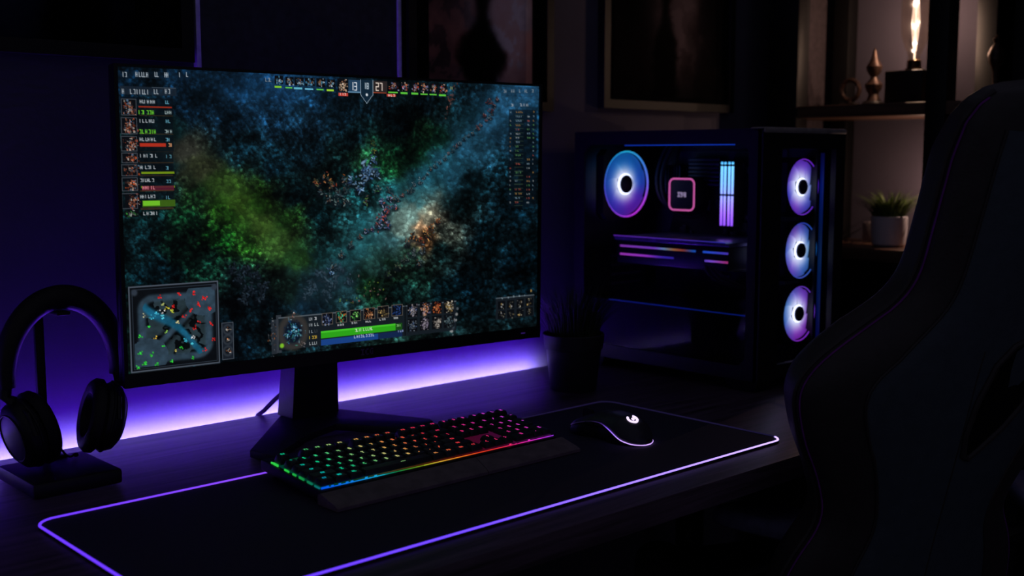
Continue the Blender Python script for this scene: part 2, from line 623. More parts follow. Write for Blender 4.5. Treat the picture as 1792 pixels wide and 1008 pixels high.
mul = forest * (1 - G) + smooth_ * G
big = np.clip(2.3 * fbm(X / 34, Y / 34, 3, 47) - 0.25, 0.15, 2)
img *= (mul * (big * (1 - 0.6 * G) + 0.6 * G))[..., None]
img *= (0.86 + 0.3 * fbm(X / 2.2, Y / 2.2, 2, 55))[..., None]
rs = np.random.default_rng(5)


def blob(x, y, r, col, a=0.85, ry=None, rot=0.0):
    gx, gy = to_g(x, y)
    k = 1.12
    rx, ry = r * k, (ry or r) * k
    R_ = max(rx, ry) * 1.6 + 1
    x0, x1 = int(max(0, gx - R_)), int(min(GW, gx + R_ + 1))
    y0, y1 = int(max(0, gy - R_)), int(min(GH, gy + R_ + 1))
    if x0 >= x1 or y0 >= y1:
        return
    yy, xx = np.mgrid[y0:y1, x0:x1]
    dx, dy = xx - gx, yy - gy
    c, s = math.cos(rot), math.sin(rot)
    m = a * np.clip(2.0 - np.hypot((dx * c + dy * s) / rx, (-dx * s + dy * c) / ry) * 1.5, 0, 1)
    img[y0:y1, x0:x1] = img[y0:y1, x0:x1] * (1 - m[..., None]) + m[..., None] * np.array(col, float)


def scatter(cx, cy, sx, sy, n, pal, r0=0.9, r1=3.2, rot=0.0):
    for _ in range(n):
        a, b_ = rs.normal(0, sx), rs.normal(0, sy)
        x, y = cx + a * math.cos(rot) - b_ * math.sin(rot), cy + a * math.sin(rot) + b_ * math.cos(rot)
        blob(x, y, rs.uniform(r0, r1), np.array(pal[rs.integers(len(pal))]) * rs.uniform(0.5, 1.1), rs.uniform(0.45, 0.95), rs.uniform(r0, r1) * 0.6, rs.uniform(0, 3.1))


def unit(x, y, s, pal, dark=(8, 12, 18)):
    """one small figure: shadow, body strokes, bright trims"""
    blob(x + s * 0.1, y + s * 0.5, s * 0.9, dark, 0.7, s * 0.5)
    for _ in range(int(6 + s)):
        q, w_ = rs.normal(0, s * 0.36), rs.normal(0, s * 0.45)
        blob(x + q, y + w_, s * rs.uniform(0.14, 0.36), dark, 0.6, s * 0.12, rs.uniform(0, 3.1))
        blob(x + q + s * 0.05, y + w_ - s * 0.08, s * rs.uniform(0.12, 0.34), np.array(pal[rs.integers(len(pal))]) * rs.uniform(0.6, 1.1), 0.85, max(0.55, s * 0.1), rs.uniform(0, 3.1))


BLU = [(56, 92, 140), (96, 140, 180), (34, 62, 96), (140, 180, 215), (72, 110, 150), (90, 104, 116)]
WRM = [(180, 100, 46), (110, 76, 44), (70, 84, 66), (140, 60, 40), (84, 84, 54), (50, 66, 72), (200, 130, 70)]
GRY = [(70, 96, 104), (48, 68, 74), (96, 116, 112), (110, 84, 70), (60, 84, 92)]
MIX = [(180, 80, 70), (60, 70, 120), (120, 130, 160), (90, 50, 60), (150, 160, 190), (50, 90, 130)]
for x, y, s, p in [(553, 318, 9, WRM), (567, 310, 9, WRM), (580, 322, 11, WRM), (590, 338, 11, GRY), (575, 345, 9, GRY), (603, 330, 9, GRY), (560, 335, 8, GRY), (612, 318, 11, BLU), (600, 312, 9, GRY + WRM), (588, 352, 9, GRY),
                   (645, 294, 19, BLU), (640, 300, 13, [(150, 185, 220), (90, 140, 190)]), (636, 312, 13, BLU), (652, 280, 10, BLU), (628, 330, 11, BLU), (660, 305, 9, BLU), (655, 262, 6, [(96, 110, 40), (120, 120, 60)]), (652, 250, 6, [(86, 104, 40), (60, 80, 40)]),
                   (605, 350, 9, GRY), (660, 330, 8, GRY + [(60, 120, 60)]), (680, 330, 8, GRY), (690, 345, 8, GRY), (640, 350, 8, GRY + [(90, 130, 60)]),
                   (668, 352, 9, MIX), (675, 366, 10, MIX), (668, 380, 11, MIX), (676, 392, 10, MIX), (663, 394, 9, MIX), (690, 360, 8, GRY + MIX), (680, 345, 7, MIX), (640, 402, 7, BLU + MIX), (628, 412, 7, GRY), (650, 398, 6, MIX),
                   (612, 428, 8, GRY), (596, 445, 8, GRY), (583, 466, 9, GRY), (577, 476, 8, BLU), (722, 412, 10, [(20, 22, 26), (60, 50, 46), (200, 130, 70)]), (735, 418, 10, WRM), (748, 410, 9, WRM + [(250, 180, 100)]), (755, 395, 7, WRM),
                   (742, 402, 6, [(255, 190, 110), (230, 150, 80)]), (765, 385, 7, [(190, 110, 60), (120, 70, 40)]), (712, 425, 8, [(40, 40, 44), (150, 110, 80)]),
                   (722, 442, 10, [(90, 104, 110), (60, 74, 80), (120, 130, 130)]), (738, 436, 9, [(84, 98, 104), (60, 74, 80)]), (708, 452, 9, [(80, 94, 90), (60, 76, 60)]), (695, 465, 9, [(60, 84, 60), (80, 90, 70)]),
                   (680, 478, 8, [(60, 90, 40), (50, 70, 60)]), (733, 460, 8, GRY)]:
    unit(x, y, s, p)
for k in range(24):                                     # the marching line along the road
    t = k / 23
    x, y = 697 + 165 * t, 348 - 152 * t
    unit(x + rs.normal(0, 1.5), y + rs.normal(0, 1.5), rs.uniform(3.5, 6.0), [[(92, 108, 118), (60, 76, 90), (120, 136, 140)], [(140, 70, 60), (80, 50, 56), (110, 120, 124)], GRY][rs.integers(3)], (9, 16, 24))
for x, y in ((858, 192), (862, 182), (852, 176), (868, 172), (846, 200)):
    unit(x, y, 6, [(130, 60, 54), (80, 40, 46), (120, 100, 100)])
scatter(788, 170, 3, 16, 46, [(120, 66, 56), (90, 50, 46), (150, 90, 76)], 0.8, 2.2, 0.3)
scatter(605, 525, 9, 3, 9, [(190, 180, 40), (190, 90, 80), (120, 160, 60)], 0.8, 1.8)
scatter(650, 505, 12, 8, 24, [(150, 110, 110), (110, 140, 50), (70, 90, 60)], 0.8, 2.0)
for x, y, s in ((430, 470, 12), (445, 482, 12), (418, 488, 11), (460, 498, 12), (436, 505, 12), (405, 470, 10), (452, 520, 12), (425, 520, 11)):
    unit(x, y, s, [(30, 42, 54), (40, 54, 66), (22, 32, 42)], (5, 9, 13))
for x, y, s in ((560, 485, 14), (545, 498, 12), (595, 470, 11), (582, 495, 13), (610, 490, 11), (535, 515, 11), (570, 512, 12)):
    unit(x, y, s, [(46, 66, 80), (36, 54, 66), (58, 78, 92)], (16, 30, 38))


def gr(x0, y0, x1, y1):
    a, b_ = to_g(x0, y0), to_g(x1, y1)
    return int(round(a[0])), int(round(a[1])), max(int(round(b_[0])), int(round(a[0])) + 1), max(int(round(b_[1])), int(round(a[1])) + 1)


def fill(g, col, a=1.0):
    x0, y0, x1, y1 = g
    img[max(y0, 0):y1, max(x0, 0):x1] = img[max(y0, 0):y1, max(x0, 0):x1] * (1 - a) + a * np.array(col, float)


def rect(x0, y0, x1, y1, col, a=1.0):
    fill(gr(x0, y0, x1, y1), col, a)


def frame(g, col, w=1):
    x0, y0, x1, y1 = g
    fill((x0, y0, x1, y0 + w), col)
    fill((x0, y1 - w, x1, y1), col)
    fill((x0, y0, x0 + w, y1), col)
    fill((x1 - w, y0, x1, y1), col)


def face(g, pal, n=None):
    """small busy icon: dark tile with specks of its own colours"""
    x0, y0, x1, y1 = g
    fill(g, (9, 11, 15))
    w, h = x1 - x0, y1 - y0
    for _ in range(n or max(14, int(w * h / 7))):
        px, py = x0 + w * np.clip(rs.normal(0.5, 0.2), 0.06, 0.94), y0 + h * np.clip(rs.normal(0.52, 0.22), 0.06, 0.94)
        c = np.array(pal[rs.integers(len(pal))]) * rs.uniform(0.35, 1.1)
        fill((int(px), int(py), int(px) + rs.integers(1, 4), int(py) + rs.integers(1, 4)), c, 0.8)


def scrib(x, y, n, h, col, a=0.85):
    """a run of n tiny illegible glyph-like marks"""
    g = to_g(x, y)
    gx, gy, s = int(g[0]), int(g[1]), max(3, int(h * 1.1))
    for _ in range(n):
        k = rs.integers(4)
        if k < 3:
            fill((gx, gy, gx + 1, gy + s), col, a)
        if k == 1:
            fill((gx, gy + s // 2, gx + 3, gy + s // 2 + 1), col, a)
            fill((gx + 2, gy, gx + 3, gy + s), col, a * 0.8)
        if k == 2:
            fill((gx, gy + s - 1, gx + 3, gy + s), col, a)
        if k == 3:
            fill((gx, gy, gx + 3, gy + 1), col, a)
            fill((gx + 2, gy, gx + 3, gy + s), col, a)
            fill((gx, gy + s - 1, gx + 3, gy + s), col, a * 0.7)
        gx += int(rs.integers(3, 6))


def text(s, x, y, ps, col):
    gx, gy = to_g(x, y)
    for ch in s:
        bits = FONT[ch]
        for r in range(5):
            for c in range(3):
                if bits[r * 3 + c] == '1':
                    fill((int(gx + c * ps[0]), int(gy + r * ps[1]), int(gx + (c + 1) * ps[0]), int(gy + (r + 1) * ps[1])), col, 0.95)
        gx += 4 * ps[0]


SEG = {'1': 'bc', '2': 'abged', '3': 'abgcd', '7': 'abc', '8': 'abcdefg'}


def digits(st, x, y, w, h, gap, col):
    gx, gy = to_g(x, y)
    for ch in st:
        x0, y0, x1, y1, ym = int(gx), int(gy), int(gx + w), int(gy + h), int(gy + h / 2)
        q = SEG[ch]
        for k, g in (('a', (x0, y0, x1, y0 + 1)), ('g', (x0, ym, x1, ym + 1)), ('d', (x0, y1 - 1, x1, y1)), ('f', (x0, y0, x0 + 1, ym)), ('b', (x1 - 1, y0, x1, ym)),
                     ('e', (x0, ym, x0 + 1, y1)), ('c', (x1 - 1, ym, x1, y1))):
            if k in q:
                fill(g, col, 0.95)
                fill((g[0], g[1], g[2] + 1, g[3]) if k in 'bcfe' else (g[0], g[1], g[2], g[3] + 1), col, 0.35)
        gx += w + gap


# top left rows
rect(209, 124, 338, 141, (10, 26, 42), 0.45)
for x, n in ((219, 2), (240, 5), (274, 2), (291, 2), (316, 1), (328, 1)):
    scrib(x, 128, n, 7, (170, 182, 192))
rect(212, 151, 311, 169, (26, 36, 48), 0.75)
rect(268, 153, 310, 155, (84, 96, 108), 0.6)
for x, n in ((217, 1), (231, 7), (272, 2), (291, 2)):
    scrib(x, 157, n, 7, (168, 178, 186))
# player rows
HERO = [(190, 120, 90), (130, 70, 50), (90, 120, 150), (200, 190, 180), (60, 40, 40), (190, 80, 40)]
rows = [(173, 202, 'r', 'g'), (206, 235, '', 'g'), (238, 265, 'R', ''), (267, 285, '', ''), (287, 307, 'y', ''), (310, 333, 'y', 'm'), (338, 364, '', 'G')]
for y0, y1, k1, k2 in rows:
    rect(213, y0 - 2, 305, y1, (6, 13, 20), 0.62)
    face(gr(214 + (y0 - 173) * 0.03, y0, 242 + (y0 - 173) * 0.03, y1), HERO)
    frame(gr(214, y0, 242, y1), (60, 66, 74))
    scrib(247, y0 + 3, 6, 5, (170, 178, 184))
    scrib(292, y0 + 4, 2, 5, (90, 150, 170))
    m = (y0 + y1) / 2
    if k1 == 'r':
        rect(245, m - 2, 303, m + 2, (150, 44, 24), 0.9)
    if k1 == 'R':
        rect(246, m - 1, 292, m + 5, (176, 46, 28), 0.95)
        scrib(296, m - 1, 2, 5, (240, 170, 120))
    if k1 == 'y':
        rect(248, m + 3, 306, m + 6, (120, 150, 20), 0.9)
    if k2 == 'g':
        scrib(246, y1 - 8, 6, 6, (110, 210, 50))
        scrib(291, y1 - 8, 3, 5, (150, 170, 170))
    if k2 == 'm':
        rect(249, y1 - 8, 305, y1 - 1, (84, 24, 44), 0.9)
        scrib(251, y1 - 7, 5, 5, (220, 130, 140))
    if k2 == 'G':
        rect(250, y1 - 14, 307, y1 - 4, (60, 96, 20), 0.9)
        rect(251, y1 - 13, 280, y1 - 6, (110, 190, 40), 0.95)
    rect(246, y1 - 1, 304, y1 + 0.5, (90, 60, 30), 0.5)
face(gr(219, 367, 243, 379), [(60, 160, 60), (170, 180, 170), (30, 70, 50)])
scrib(252, 370, 6, 5, (170, 176, 180))
# top bar
ICO_B = [(70, 150, 190), (120, 180, 210), (40, 80, 120), (200, 210, 220), (130, 90, 60)]
ICO_R = [(150, 150, 190), (210, 130, 80), (90, 110, 160), (220, 200, 180), (190, 60, 40)]
xs = [481, 500, 515, 534, 554, 572]
for i, x in enumerate(xs):
    w = 15 if i not in (2, 3) else 17
    face(gr(x, 133 + i * 1.1, x + w, 148 + i * 1.1), ICO_B)
    rect(x, 151 + i * 1.1, x + w - 3, 154 + i * 1.1, [(120, 190, 40), (90, 190, 70), (90, 170, 190), (110, 190, 220), (90, 190, 70), (150, 200, 50)][i])
scrib(466, 137, 3, 6, (120, 130, 140))
face(gr(590, 137, 609, 160), [(200, 170, 140), (160, 110, 80), (230, 210, 190)])
rect(592, 162, 609, 168, (180, 60, 50))
scrib(595, 163, 3, 4, (240, 200, 190))
rect(609, 139, 630, 161, (34, 64, 92), 0.92)
rect(652, 141, 677, 163, (44, 36, 36), 0.95)
rect(652, 161, 675, 163, (170, 70, 40))
rect(609, 160, 630, 162, (90, 130, 160))
digits('13', 614, 144, 4.6, 13, 2.2, (224, 230, 236))
digits('27', 657.5, 145, 5.4, 13, 2.2, (238, 220, 206))
g0 = to_g(641, 140)
for yy in range(int(g0[1]), int(g0[1]) + 39):           # the pointed shield between the scores
    t = (yy - g0[1]) / 38
    hw = 12 if t < 0.62 else 12 * (1 - (t - 0.62) / 0.38)
    fill((int(g0[0] - hw), yy, int(g0[0] + hw) + 1, yy + 1), (16, 36, 52))
    fill((int(g0[0] - hw), yy, int(g0[0] - hw) + 1, yy + 1), (130, 150, 165))
    fill((int(g0[0] + hw), yy, int(g0[0] + hw) + 1, yy + 1), (130, 150, 165))
digits('18', 636.5, 145, 3.6, 10, 2, (170, 185, 196))
blob(641, 165, 2, (230, 235, 240), 0.9)
xs = [679, 700, 719, 735, 751, 767]
for i, x in enumerate(xs):
    w = 18 if i == 0 else 14
    face(gr(x, 142 + i * 0.9, x + w, 158 + i * 0.9), ICO_R)
    rect(x, 160 + i * 0.9, x + w - 2, 163 + i * 0.9, (90, 190, 60))
rect(676, 164, 692, 169, (180, 60, 50))
scrib(679, 165, 3, 4, (240, 200, 190))
scrib(788, 152, 2, 5, (170, 170, 90))
for x, n in ((880, 2), (893, 2), (907, 1), (917, 2), (929, 2)):
    scrib(x, 156, n, 6, (170, 182, 190))
rect(876, 150, 940, 170, (8, 22, 36), 0.3)
# right list
rect(889, 190, 938, 360, (6, 14, 22), 0.6)
for x, n in ((893, 2), (909, 6)):
    scrib(x, 181, n, 5, (140, 150, 160))
y = 194
while y < 355:
    for x, n in ((892, 1), (902, rs.integers(2, 5)), (922, 2), (932, 1)):
        c = [(150, 160, 165), (170, 80, 70), (90, 150, 90), (170, 130, 70), (120, 150, 170)][rs.integers(5)]
        if rs.random() < 0.75:
            scrib(x, y, int(n), 3, np.array(c) * 0.8)
    rect(900, y + 6, 915, y + 7, (60, 80, 60), 0.5)
    y += 7.5
# minimap
mm = gr(223, 502, 383, 633)
x0, y0, x1, y1 = mm
y1 = int(to_g(230, 654)[1])
mm = (x0, y0, x1, y1)
fill(mm, (9, 12, 16))
frame(mm, (70, 78, 90), 2)
frame((x0 + 5, y0 + 5, x1 - 4, y1 - 4), (40, 48, 58), 1)
gx0, gy0, gw, gh = x0 + 7, y0 + 9, x1 - x0 - 13, y1 - y0 - 16
my, mx = np.mgrid[gy0:gy0 + gh, gx0:gx0 + gw]
a, b_ = (mx - gx0) / gw, (my - gy0) / gh
sd = np.maximum(np.abs(a - 0.5), np.abs(b_ - 0.5))
rd = np.hypot(np.maximum(np.abs(a - 0.5) - 0.26, 0), np.maximum(np.abs(b_ - 0.5) - 0.26, 0))
road = np.exp(-((rd - 0.15) / 0.05) ** 4)
road = np.maximum(road, np.exp(-((a + b_ - 1) / 0.06) ** 4))
halo = np.exp(-((a + b_ - 1) / 0.12) ** 4) * (rd < 0.12)
road = np.maximum(road, (np.hypot(a - 0.86, b_ - 0.14) < 0.24) * 1.0)
road = np.maximum(road, (np.hypot(a - 0.16, b_ - 0.86) < 0.24) * 1.0)
jn = fbm(a * 12, b_ * 12, 3, 3)
blk_ = (np.abs(fbm(a * 7 + 3, b_ * 7, 3, 6) - 0.5) < 0.075)
sub = np.where((rd < 0.12)[..., None], np.where(blk_[..., None], C3(5, 8, 9), C3(36, 50, 56)), C3(9, 12, 16))
sub = sub * (1 - 0.75 * halo[..., None])
sub = sub * (1 - road[..., None]) + road[..., None] * C3(44, 62, 76)
rv = np.exp(-((b_ - a - 0.03 - 0.05 * np.sin(a * 9)) / 0.07) ** 4) * (rd < 0.14)
sub = sub * (1 - rv[..., None]) + rv[..., None] * C3(22, 84, 112)
sub *= (0.75 + 0.5 * jn)[..., None]
img[gy0:gy0 + gh, gx0:gx0 + gw] = sub


def mdot(u, v, col, k=5):
    px, py = gx0 + u * gw, gy0 + v * gh
    for _ in range(k):
        q, w = rs.normal(0, 1.6, 2)
        fill((int(px + q), int(py + w), int(px + q) + 2, int(py + w) + 2), np.array(col) * rs.uniform(0.6, 1.1), 0.95)


RED, GRN = (225, 36, 34), (50, 205, 60)
for u, v, c, k in [(.3, .08, RED, 6), (.55, .07, RED, 6), (.73, .06, RED, 7), (.86, .14, RED, 12), (.78, .22, RED, 9), (.93, .28, RED, 7), (.68, .3, RED, 5), (.6, .38, RED, 5),
                   (.94, .5, RED, 7), (.97, .72, RED, 6), (.74, .52, RED, 5), (.86, .86, RED, 4), (.46, .24, RED, 5), (.8, .45, RED, 3), (.07, .58, GRN, 6), (.06, .8, GRN, 6), (.2, .84, GRN, 9),
                   (.11, .95, GRN, 12), (.25, .97, GRN, 7), (.44, .95, GRN, 7), (.7, .94, GRN, 6), (.03, .99, GRN, 6), (.18, .48, GRN, 4), (.33, .74, GRN, 3), (.55, .78, GRN, 4),
                   (.27, .3, (70, 190, 220), 8), (.33, .35, (90, 210, 230), 8), (.2, .34, (60, 180, 210), 6), (.62, .7, (60, 190, 220), 8), (.7, .74, (80, 210, 230), 6),
                   (.4, .23, (220, 210, 60), 7), (.46, .28, (190, 200, 60), 7), (.52, .45, (210, 200, 140), 5), (.38, .56, (150, 210, 90), 4), (.25, .62, (230, 190, 70), 3),
                   (.5, .82, (220, 200, 100), 3), (.34, .3, (235, 235, 235), 4), (.72, .66, (225, 230, 235), 5), (.36, .18, (200, 210, 120), 4), (.1, .31, (190, 190, 150), 3)]:
    mdot(u, v, c, k)
for (u, v) in ((0.02, 0.02), (0.98, 0.02)):
    blob(*[(Hi @ np.array([(x0 + (x1 - x0) * (0.06 if u < 0.5 else 0.95)) / (GW - 1), (y0 + (y1 - y0) * 0.07) / (GH - 1), 1]))[k] / (Hi @ np.array([(x0 + (x1 - x0) * (0.06 if u < 0.5 else 0.95)) / (GW - 1), (y0 + (y1 - y0) * 0.07) / (GH - 1), 1]))[2] for k in (0, 1)], 4.2, (44, 52, 64), 1)
# buttons beside the map
bt = gr(386, 565, 408, 628)
fill(bt, (22, 28, 36))
frame(bt, (66, 74, 84))
for yb in (576, 594, 614):
    blob(397, yb, 6.4, (70, 78, 88), 1)
    blob(397, yb, 5.3, (14, 18, 24), 1)
    scatter(397, yb, 2, 2, 9, [(200, 180, 150), (230, 225, 220), (190, 110, 60)], 0.7, 1.5)
# the command panel
for xx, yt, yb, c in ((474, 560, 620, (40, 46, 54)), (482, 552, 618, (52, 58, 66))):
    rect(xx, yt, xx + 10, yb, c, 0.85)
scatter(476, 585, 4, 20, 40, [(70, 76, 84), (40, 44, 52), (120, 124, 128), (150, 90, 50)], 0.8, 2)
pn = gr(486, 554, 800, 575)
pn = (pn[0], int(to_g(560, 549)[1]), pn[2], int(to_g(560, 605)[1]) + 1)
fill(pn, (20, 27, 33))
fill((pn[0], pn[1], pn[2], pn[1] + 2), (74, 84, 92))
for _ in range(26):
    blob(790 + rs.normal(0, 4), 555 + rs.normal(0, 14), rs.uniform(1, 2.6), [(90, 96, 104), (50, 56, 64), (150, 150, 150)][rs.integers(3)], 0.8)
blob(512, 581, 20, (130, 104, 76), 1, 22)
blob(512, 581, 18.6, (10, 20, 34), 1, 20.6)
scatter(512, 580, 8, 10, 130, [(40, 110, 170), (90, 180, 200), (20, 50, 90), (60, 150, 130), (140, 190, 210), (16, 24, 40)], 0.8, 2.6)
blob(492, 605, 3.4, (130, 200, 40), 0.9)
scatter(530, 601, 3, 3, 10, [(180, 170, 170), (120, 100, 100)], 0.8, 1.6)
scatter(512, 547, 1.5, 3, 8, [(220, 215, 210), (150, 90, 70)], 0.8, 1.6)
for k in range(5):
    scrib(541, 556 + k * 11, 2, 5, [(150, 158, 164), (150, 158, 164), (140, 150, 156), (220, 190, 60), (160, 168, 172)][k])
    scrib(550, 555 + k * 11, 2, 5, [(190, 194, 198), (170, 178, 180), (60, 66, 70), (220, 180, 60), (160, 168, 172)][k])
ABI = [[(60, 80, 130), (150, 170, 210), (30, 36, 60)], [(30, 140, 100), (60, 210, 160), (180, 110, 50)], [(70, 180, 70), (150, 230, 120), (30, 60, 40)],
       [(190, 110, 60), (230, 170, 120), (90, 50, 30)], [(180, 150, 90), (90, 80, 50), (60, 50, 40)], [(30, 70, 150), (60, 110, 200), (14, 24, 50)]]
for k in range(6):
    xk, yk = 562.5 + k * 24.6, 548 - k * 3.0
    g = gr(xk, yk, xk + 20, yk + 19)
    face(g, ABI[k])
    frame(g, (86, 80, 74))
    if k > 0:
        scrib(xk + 4, yk + 22.5, 3, 3, (190, 194, 196))
gy = int(to_g(562, 580)[1])
gxa, gxb = int(to_g(562, 584)[0]), int(to_g(705, 570)[0])
fill((gxa, gy, gxb, gy + 12), (44, 160, 24))
fill((gxa, gy, gxb, gy + 3), (66, 190, 40))
fill((gxb - 14, gy, gxb, gy + 12), (24, 70, 22))
fill((gxa, gy + 14, gxb, gy + 24), (24, 62, 128))
fill((gxb - 50, gy + 14, gxb, gy + 24), (18, 36, 72))
scrib(622, 576.5, 9, 5, (206, 226, 200))
scrib(620, 588, 9, 5, (190, 200, 226))
scrib(695, 568, 3, 4, (150, 210, 130))
scrib(697, 578, 3, 4, (150, 170, 220))
fill((int(to_g(709, 560)[0]), pn[1], int(to_g(709, 560)[0]) + 2, pn[3]), (8, 10, 12))
ITM = [[(70, 100, 150), (150, 140, 150), (200, 190, 190)], [(220, 130, 80), (240, 190, 160), (130, 120, 160)], [(230, 110, 50), (170, 60, 30), (240, 170, 110)],
       [(170, 140, 80), (210, 200, 180)], [(60, 80, 110), (120, 130, 140)], [(120, 110, 130), (170, 160, 170)], [(140, 130, 120), (190, 180, 170)], [(50, 70, 80), (100, 120, 124)]]
for k in range(8):
    i, j = k % 4, k // 4
    xk, yk = 713.5 + i * 21.3, 531.5 - i * 2.4 + j * 26
    face(gr(xk, yk, xk + 18, yk + 22), ITM[k])
    frame(gr(xk, yk, xk + 18, yk + 22), (16, 20, 24))
# small panel bottom right
g = gr(869, 517, 937, 512)
bp2 = (g[0], int(to_g(900, 518)[1]), g[2], int(to_g(900, 557)[1]))
fill(bp2, (20, 26, 32))
fill((bp2[0], bp2[1], bp2[2], bp2[1] + 2), (70, 80, 88))
for k in range(8):
    i, j = k % 4, k // 4
    xk, yk = 873 + i * 16.3, 527 - i * 1.9 + j * 17
    face(gr(xk, yk, xk + 12.5, yk + 13), [(180, 150, 90), (150, 150, 150), (90, 90, 80), (200, 190, 160)], 9)
for k in range(5):
    scrib(880 + k * 10, 520 - k * 1.1, 1, 3, (130, 150, 160))
scrib(931, 506, 1, 5, (190, 150, 80))

ink = lin(np.clip(img, 0, 255))
sx = np.linspace(-SW / 2, SW / 2, GW)
sz = np.linspace(SH / 2, -SH / 2, GH)
gx_, gz_ = np.meshgrid(sx, sz)
co = np.stack([gx_, np.zeros_like(gx_), gz_], -1).reshape(-1, 3)
idx = np.arange(GW * GH).reshape(GH, GW)
quads = np.stack([idx[:-1, :-1], idx[1:, :-1], idx[1:, 1:], idx[:-1, 1:]], -1).reshape(-1)
me = bpy.data.meshes.new('screen')
nq = (GW - 1) * (GH - 1)
me.vertices.add(GW * GH)
me.vertices.foreach_set('co', co.ravel())
me.loops.add(nq * 4)
me.loops.foreach_set('vertex_index', quads.astype(np.int32))
me.polygons.add(nq)
me.polygons.foreach_set('loop_start', np.arange(0, nq * 4, 4, dtype=np.int32))
me.update(calc_edges=True)
me.validate()
att = me.color_attributes.new('Col', 'FLOAT_COLOR', 'POINT')
att.data.foreach_set('color', np.concatenate([ink.reshape(-1, 3), np.ones((GW * GH, 1))], 1).ravel())
me.transform(TILT)
me.materials.append(em_attr('screen_picture', 1.0, 0.004, 0.35, 0.3, sample=False))
so = bpy.data.objects.new('screen', me)
COL.objects.link(so)
so.parent = mon
so['label'] = 'lit screen with a dark forest battle game, scores 13 and 27 at the top'


def pixel_word(word, px, M, mb, th=0.0006, gap=0.12):
    """flat block letters, px per dot, standing up from local z = 0"""
    x = 0.0
    for ch in word:
        for r in range(5):
            for c in range(3):
                if FONT[ch][r * 3 + c] == '1':
                    mb.bx(x + c * px, x + (c + 1) * px, -(r + 1) * px, -r * px, 0, th, 0, M)
        x += 4 * px
    return mb


b = MB()
pixel_word('ICG', 0.0021, UP @ T(0.003, -0.2205, 0.0061), b)
obj('maker_logo', b, pm('logo_grey', rgb(96, 70, 120), 0.5), mon, smooth=0)
b = MB().bx(0.338, 0.347, -0.0065, -0.006, -0.2275, -0.2255, 0, TILT)
obj('power_light', b, em('power_violet', rgb(60, 30, 120), 0.5), mon, smooth=0)

# stand, in world-aligned coordinates turned into the monitor's frame
MI = (Matrix.Translation(mon.location) @ Rz(-0.0826)).inverted() @ T(0, 0, D)
b = MB()
# neck, leaning slightly, with a cable opening near the top
NX0, NX1, NY0, NY1 = 1.028, 1.112, 1.668, 1.70
b.loft([[(NX0 - 0.006, NY0 - 0.006, 0.012), (NX1 + 0.004, NY0 - 0.006, 0.012), (NX1 + 0.004, NY1 + 0.01, 0.012), (NX0 - 0.006, NY1 + 0.01, 0.012)],
        [(NX0, NY0 - 0.01, 0.13), (NX1, NY0 - 0.01, 0.13), (NX1, NY1, 0.13), (NX0, NY1, 0.13)]], True, MI)
b.loft([[(NX0, NY0 - 0.01, 0.13), (NX0 + 0.018, NY0 - 0.01, 0.13), (NX0 + 0.018, NY1, 0.13), (NX0, NY1, 0.13)],
        [(NX0, NY0 - 0.014, 0.17), (NX0 + 0.018, NY0 - 0.014, 0.17), (NX0 + 0.018, NY1 - 0.004, 0.17), (NX0, NY1 - 0.004, 0.17)]], True, MI)
b.loft([[(NX0 + 0.034, NY0 - 0.01, 0.13), (NX1, NY0 - 0.01, 0.13), (NX1, NY1, 0.13), (NX0 + 0.034, NY1, 0.13)],
        [(NX0 + 0.034, NY0 - 0.014, 0.17), (NX1, NY0 - 0.014, 0.17), (NX1, NY1 - 0.004, 0.17), (NX0 + 0.034, NY1 - 0.004, 0.17)]], True, MI)
b.loft([[(NX0, NY0 - 0.014, 0.17), (NX1, NY0 - 0.014, 0.17), (NX1, NY1 - 0.004, 0.17), (NX0, NY1 - 0.004, 0.17)],
        [(NX0, NY0 - 0.035, 0.42), (NX1, NY0 - 0.035, 0.42), (NX1, NY1 - 0.02, 0.42), (NX0, NY1 - 0.02, 0.42)]], True, MI)
stand_m = pm('stand_black', rgb(42, 40, 50), 0.5, 0.45, bump=0.08)
obj('stand_neck', b, stand_m, mon, smooth=20)
legs = [(0.862, 1.527), (0.873, 1.472), (0.985, 1.556), (1.058, 1.584), (1.123, 1.478), (1.19, 1.488), (1.197, 1.505), (1.115, 1.70), (1.035, 1.716)]
b = MB().prism(legs, 0.0005, 0.0125, 0.002, MI)
obj('stand_base', b, stand_m, mon, smooth=25)

# cable from the back of the stand to the gap behind the desk
cab = MB()
pts = []
for t in np.linspace(0, 1, 20):
    p = (1 - t) ** 3 * Vector((1.075, 1.708, 0.062)) + 3 * (1 - t) ** 2 * t * Vector((1.06, 1.74, 0.052)) + 3 * (1 - t) * t * t * Vector((1.05, 1.76, 0.03)) + t ** 3 * Vector((1.034, 1.776, 0.0065))
    pts.append(p)
pts += [Vector((1.026, 1.784, -0.002)), Vector((1.022, 1.788, -0.014))]
cab.tube(pts, 0.0042, 8)
tag(obj('power_cable', cab, pm('cable_rubber', rgb(10, 10, 12), 0.5), None), 'black cable running from the monitor neck down behind the desk edge', 'cable').location = (0, 0, D)

# ================================================================= KEYBOARD
kb = thing('keyboard', 'full-size black gaming keyboard with rainbow-lit keys on the mat', 'keyboard', (0.806, 1.198, D + 0.0044))
KT = T(0, 0.046, 0.010) @ Rx(math.radians(5.0))     # typing plane
kb_body = pm('keyboard_shell', rgb(22, 21, 25), 0.5, 0.4, bump=0.1)
b = MB()
b.box((0.218, 0.077, -0.001), (0.438, 0.154, 0.016), 0.003, KT)
obj('case', b, kb_body, kb)
for x in (0.03, 0.40):
    obj('foot', MB().box((x, 0.19, 0.0105), (0.03, 0.012, 0.021), 0.002), kb_body, kb)
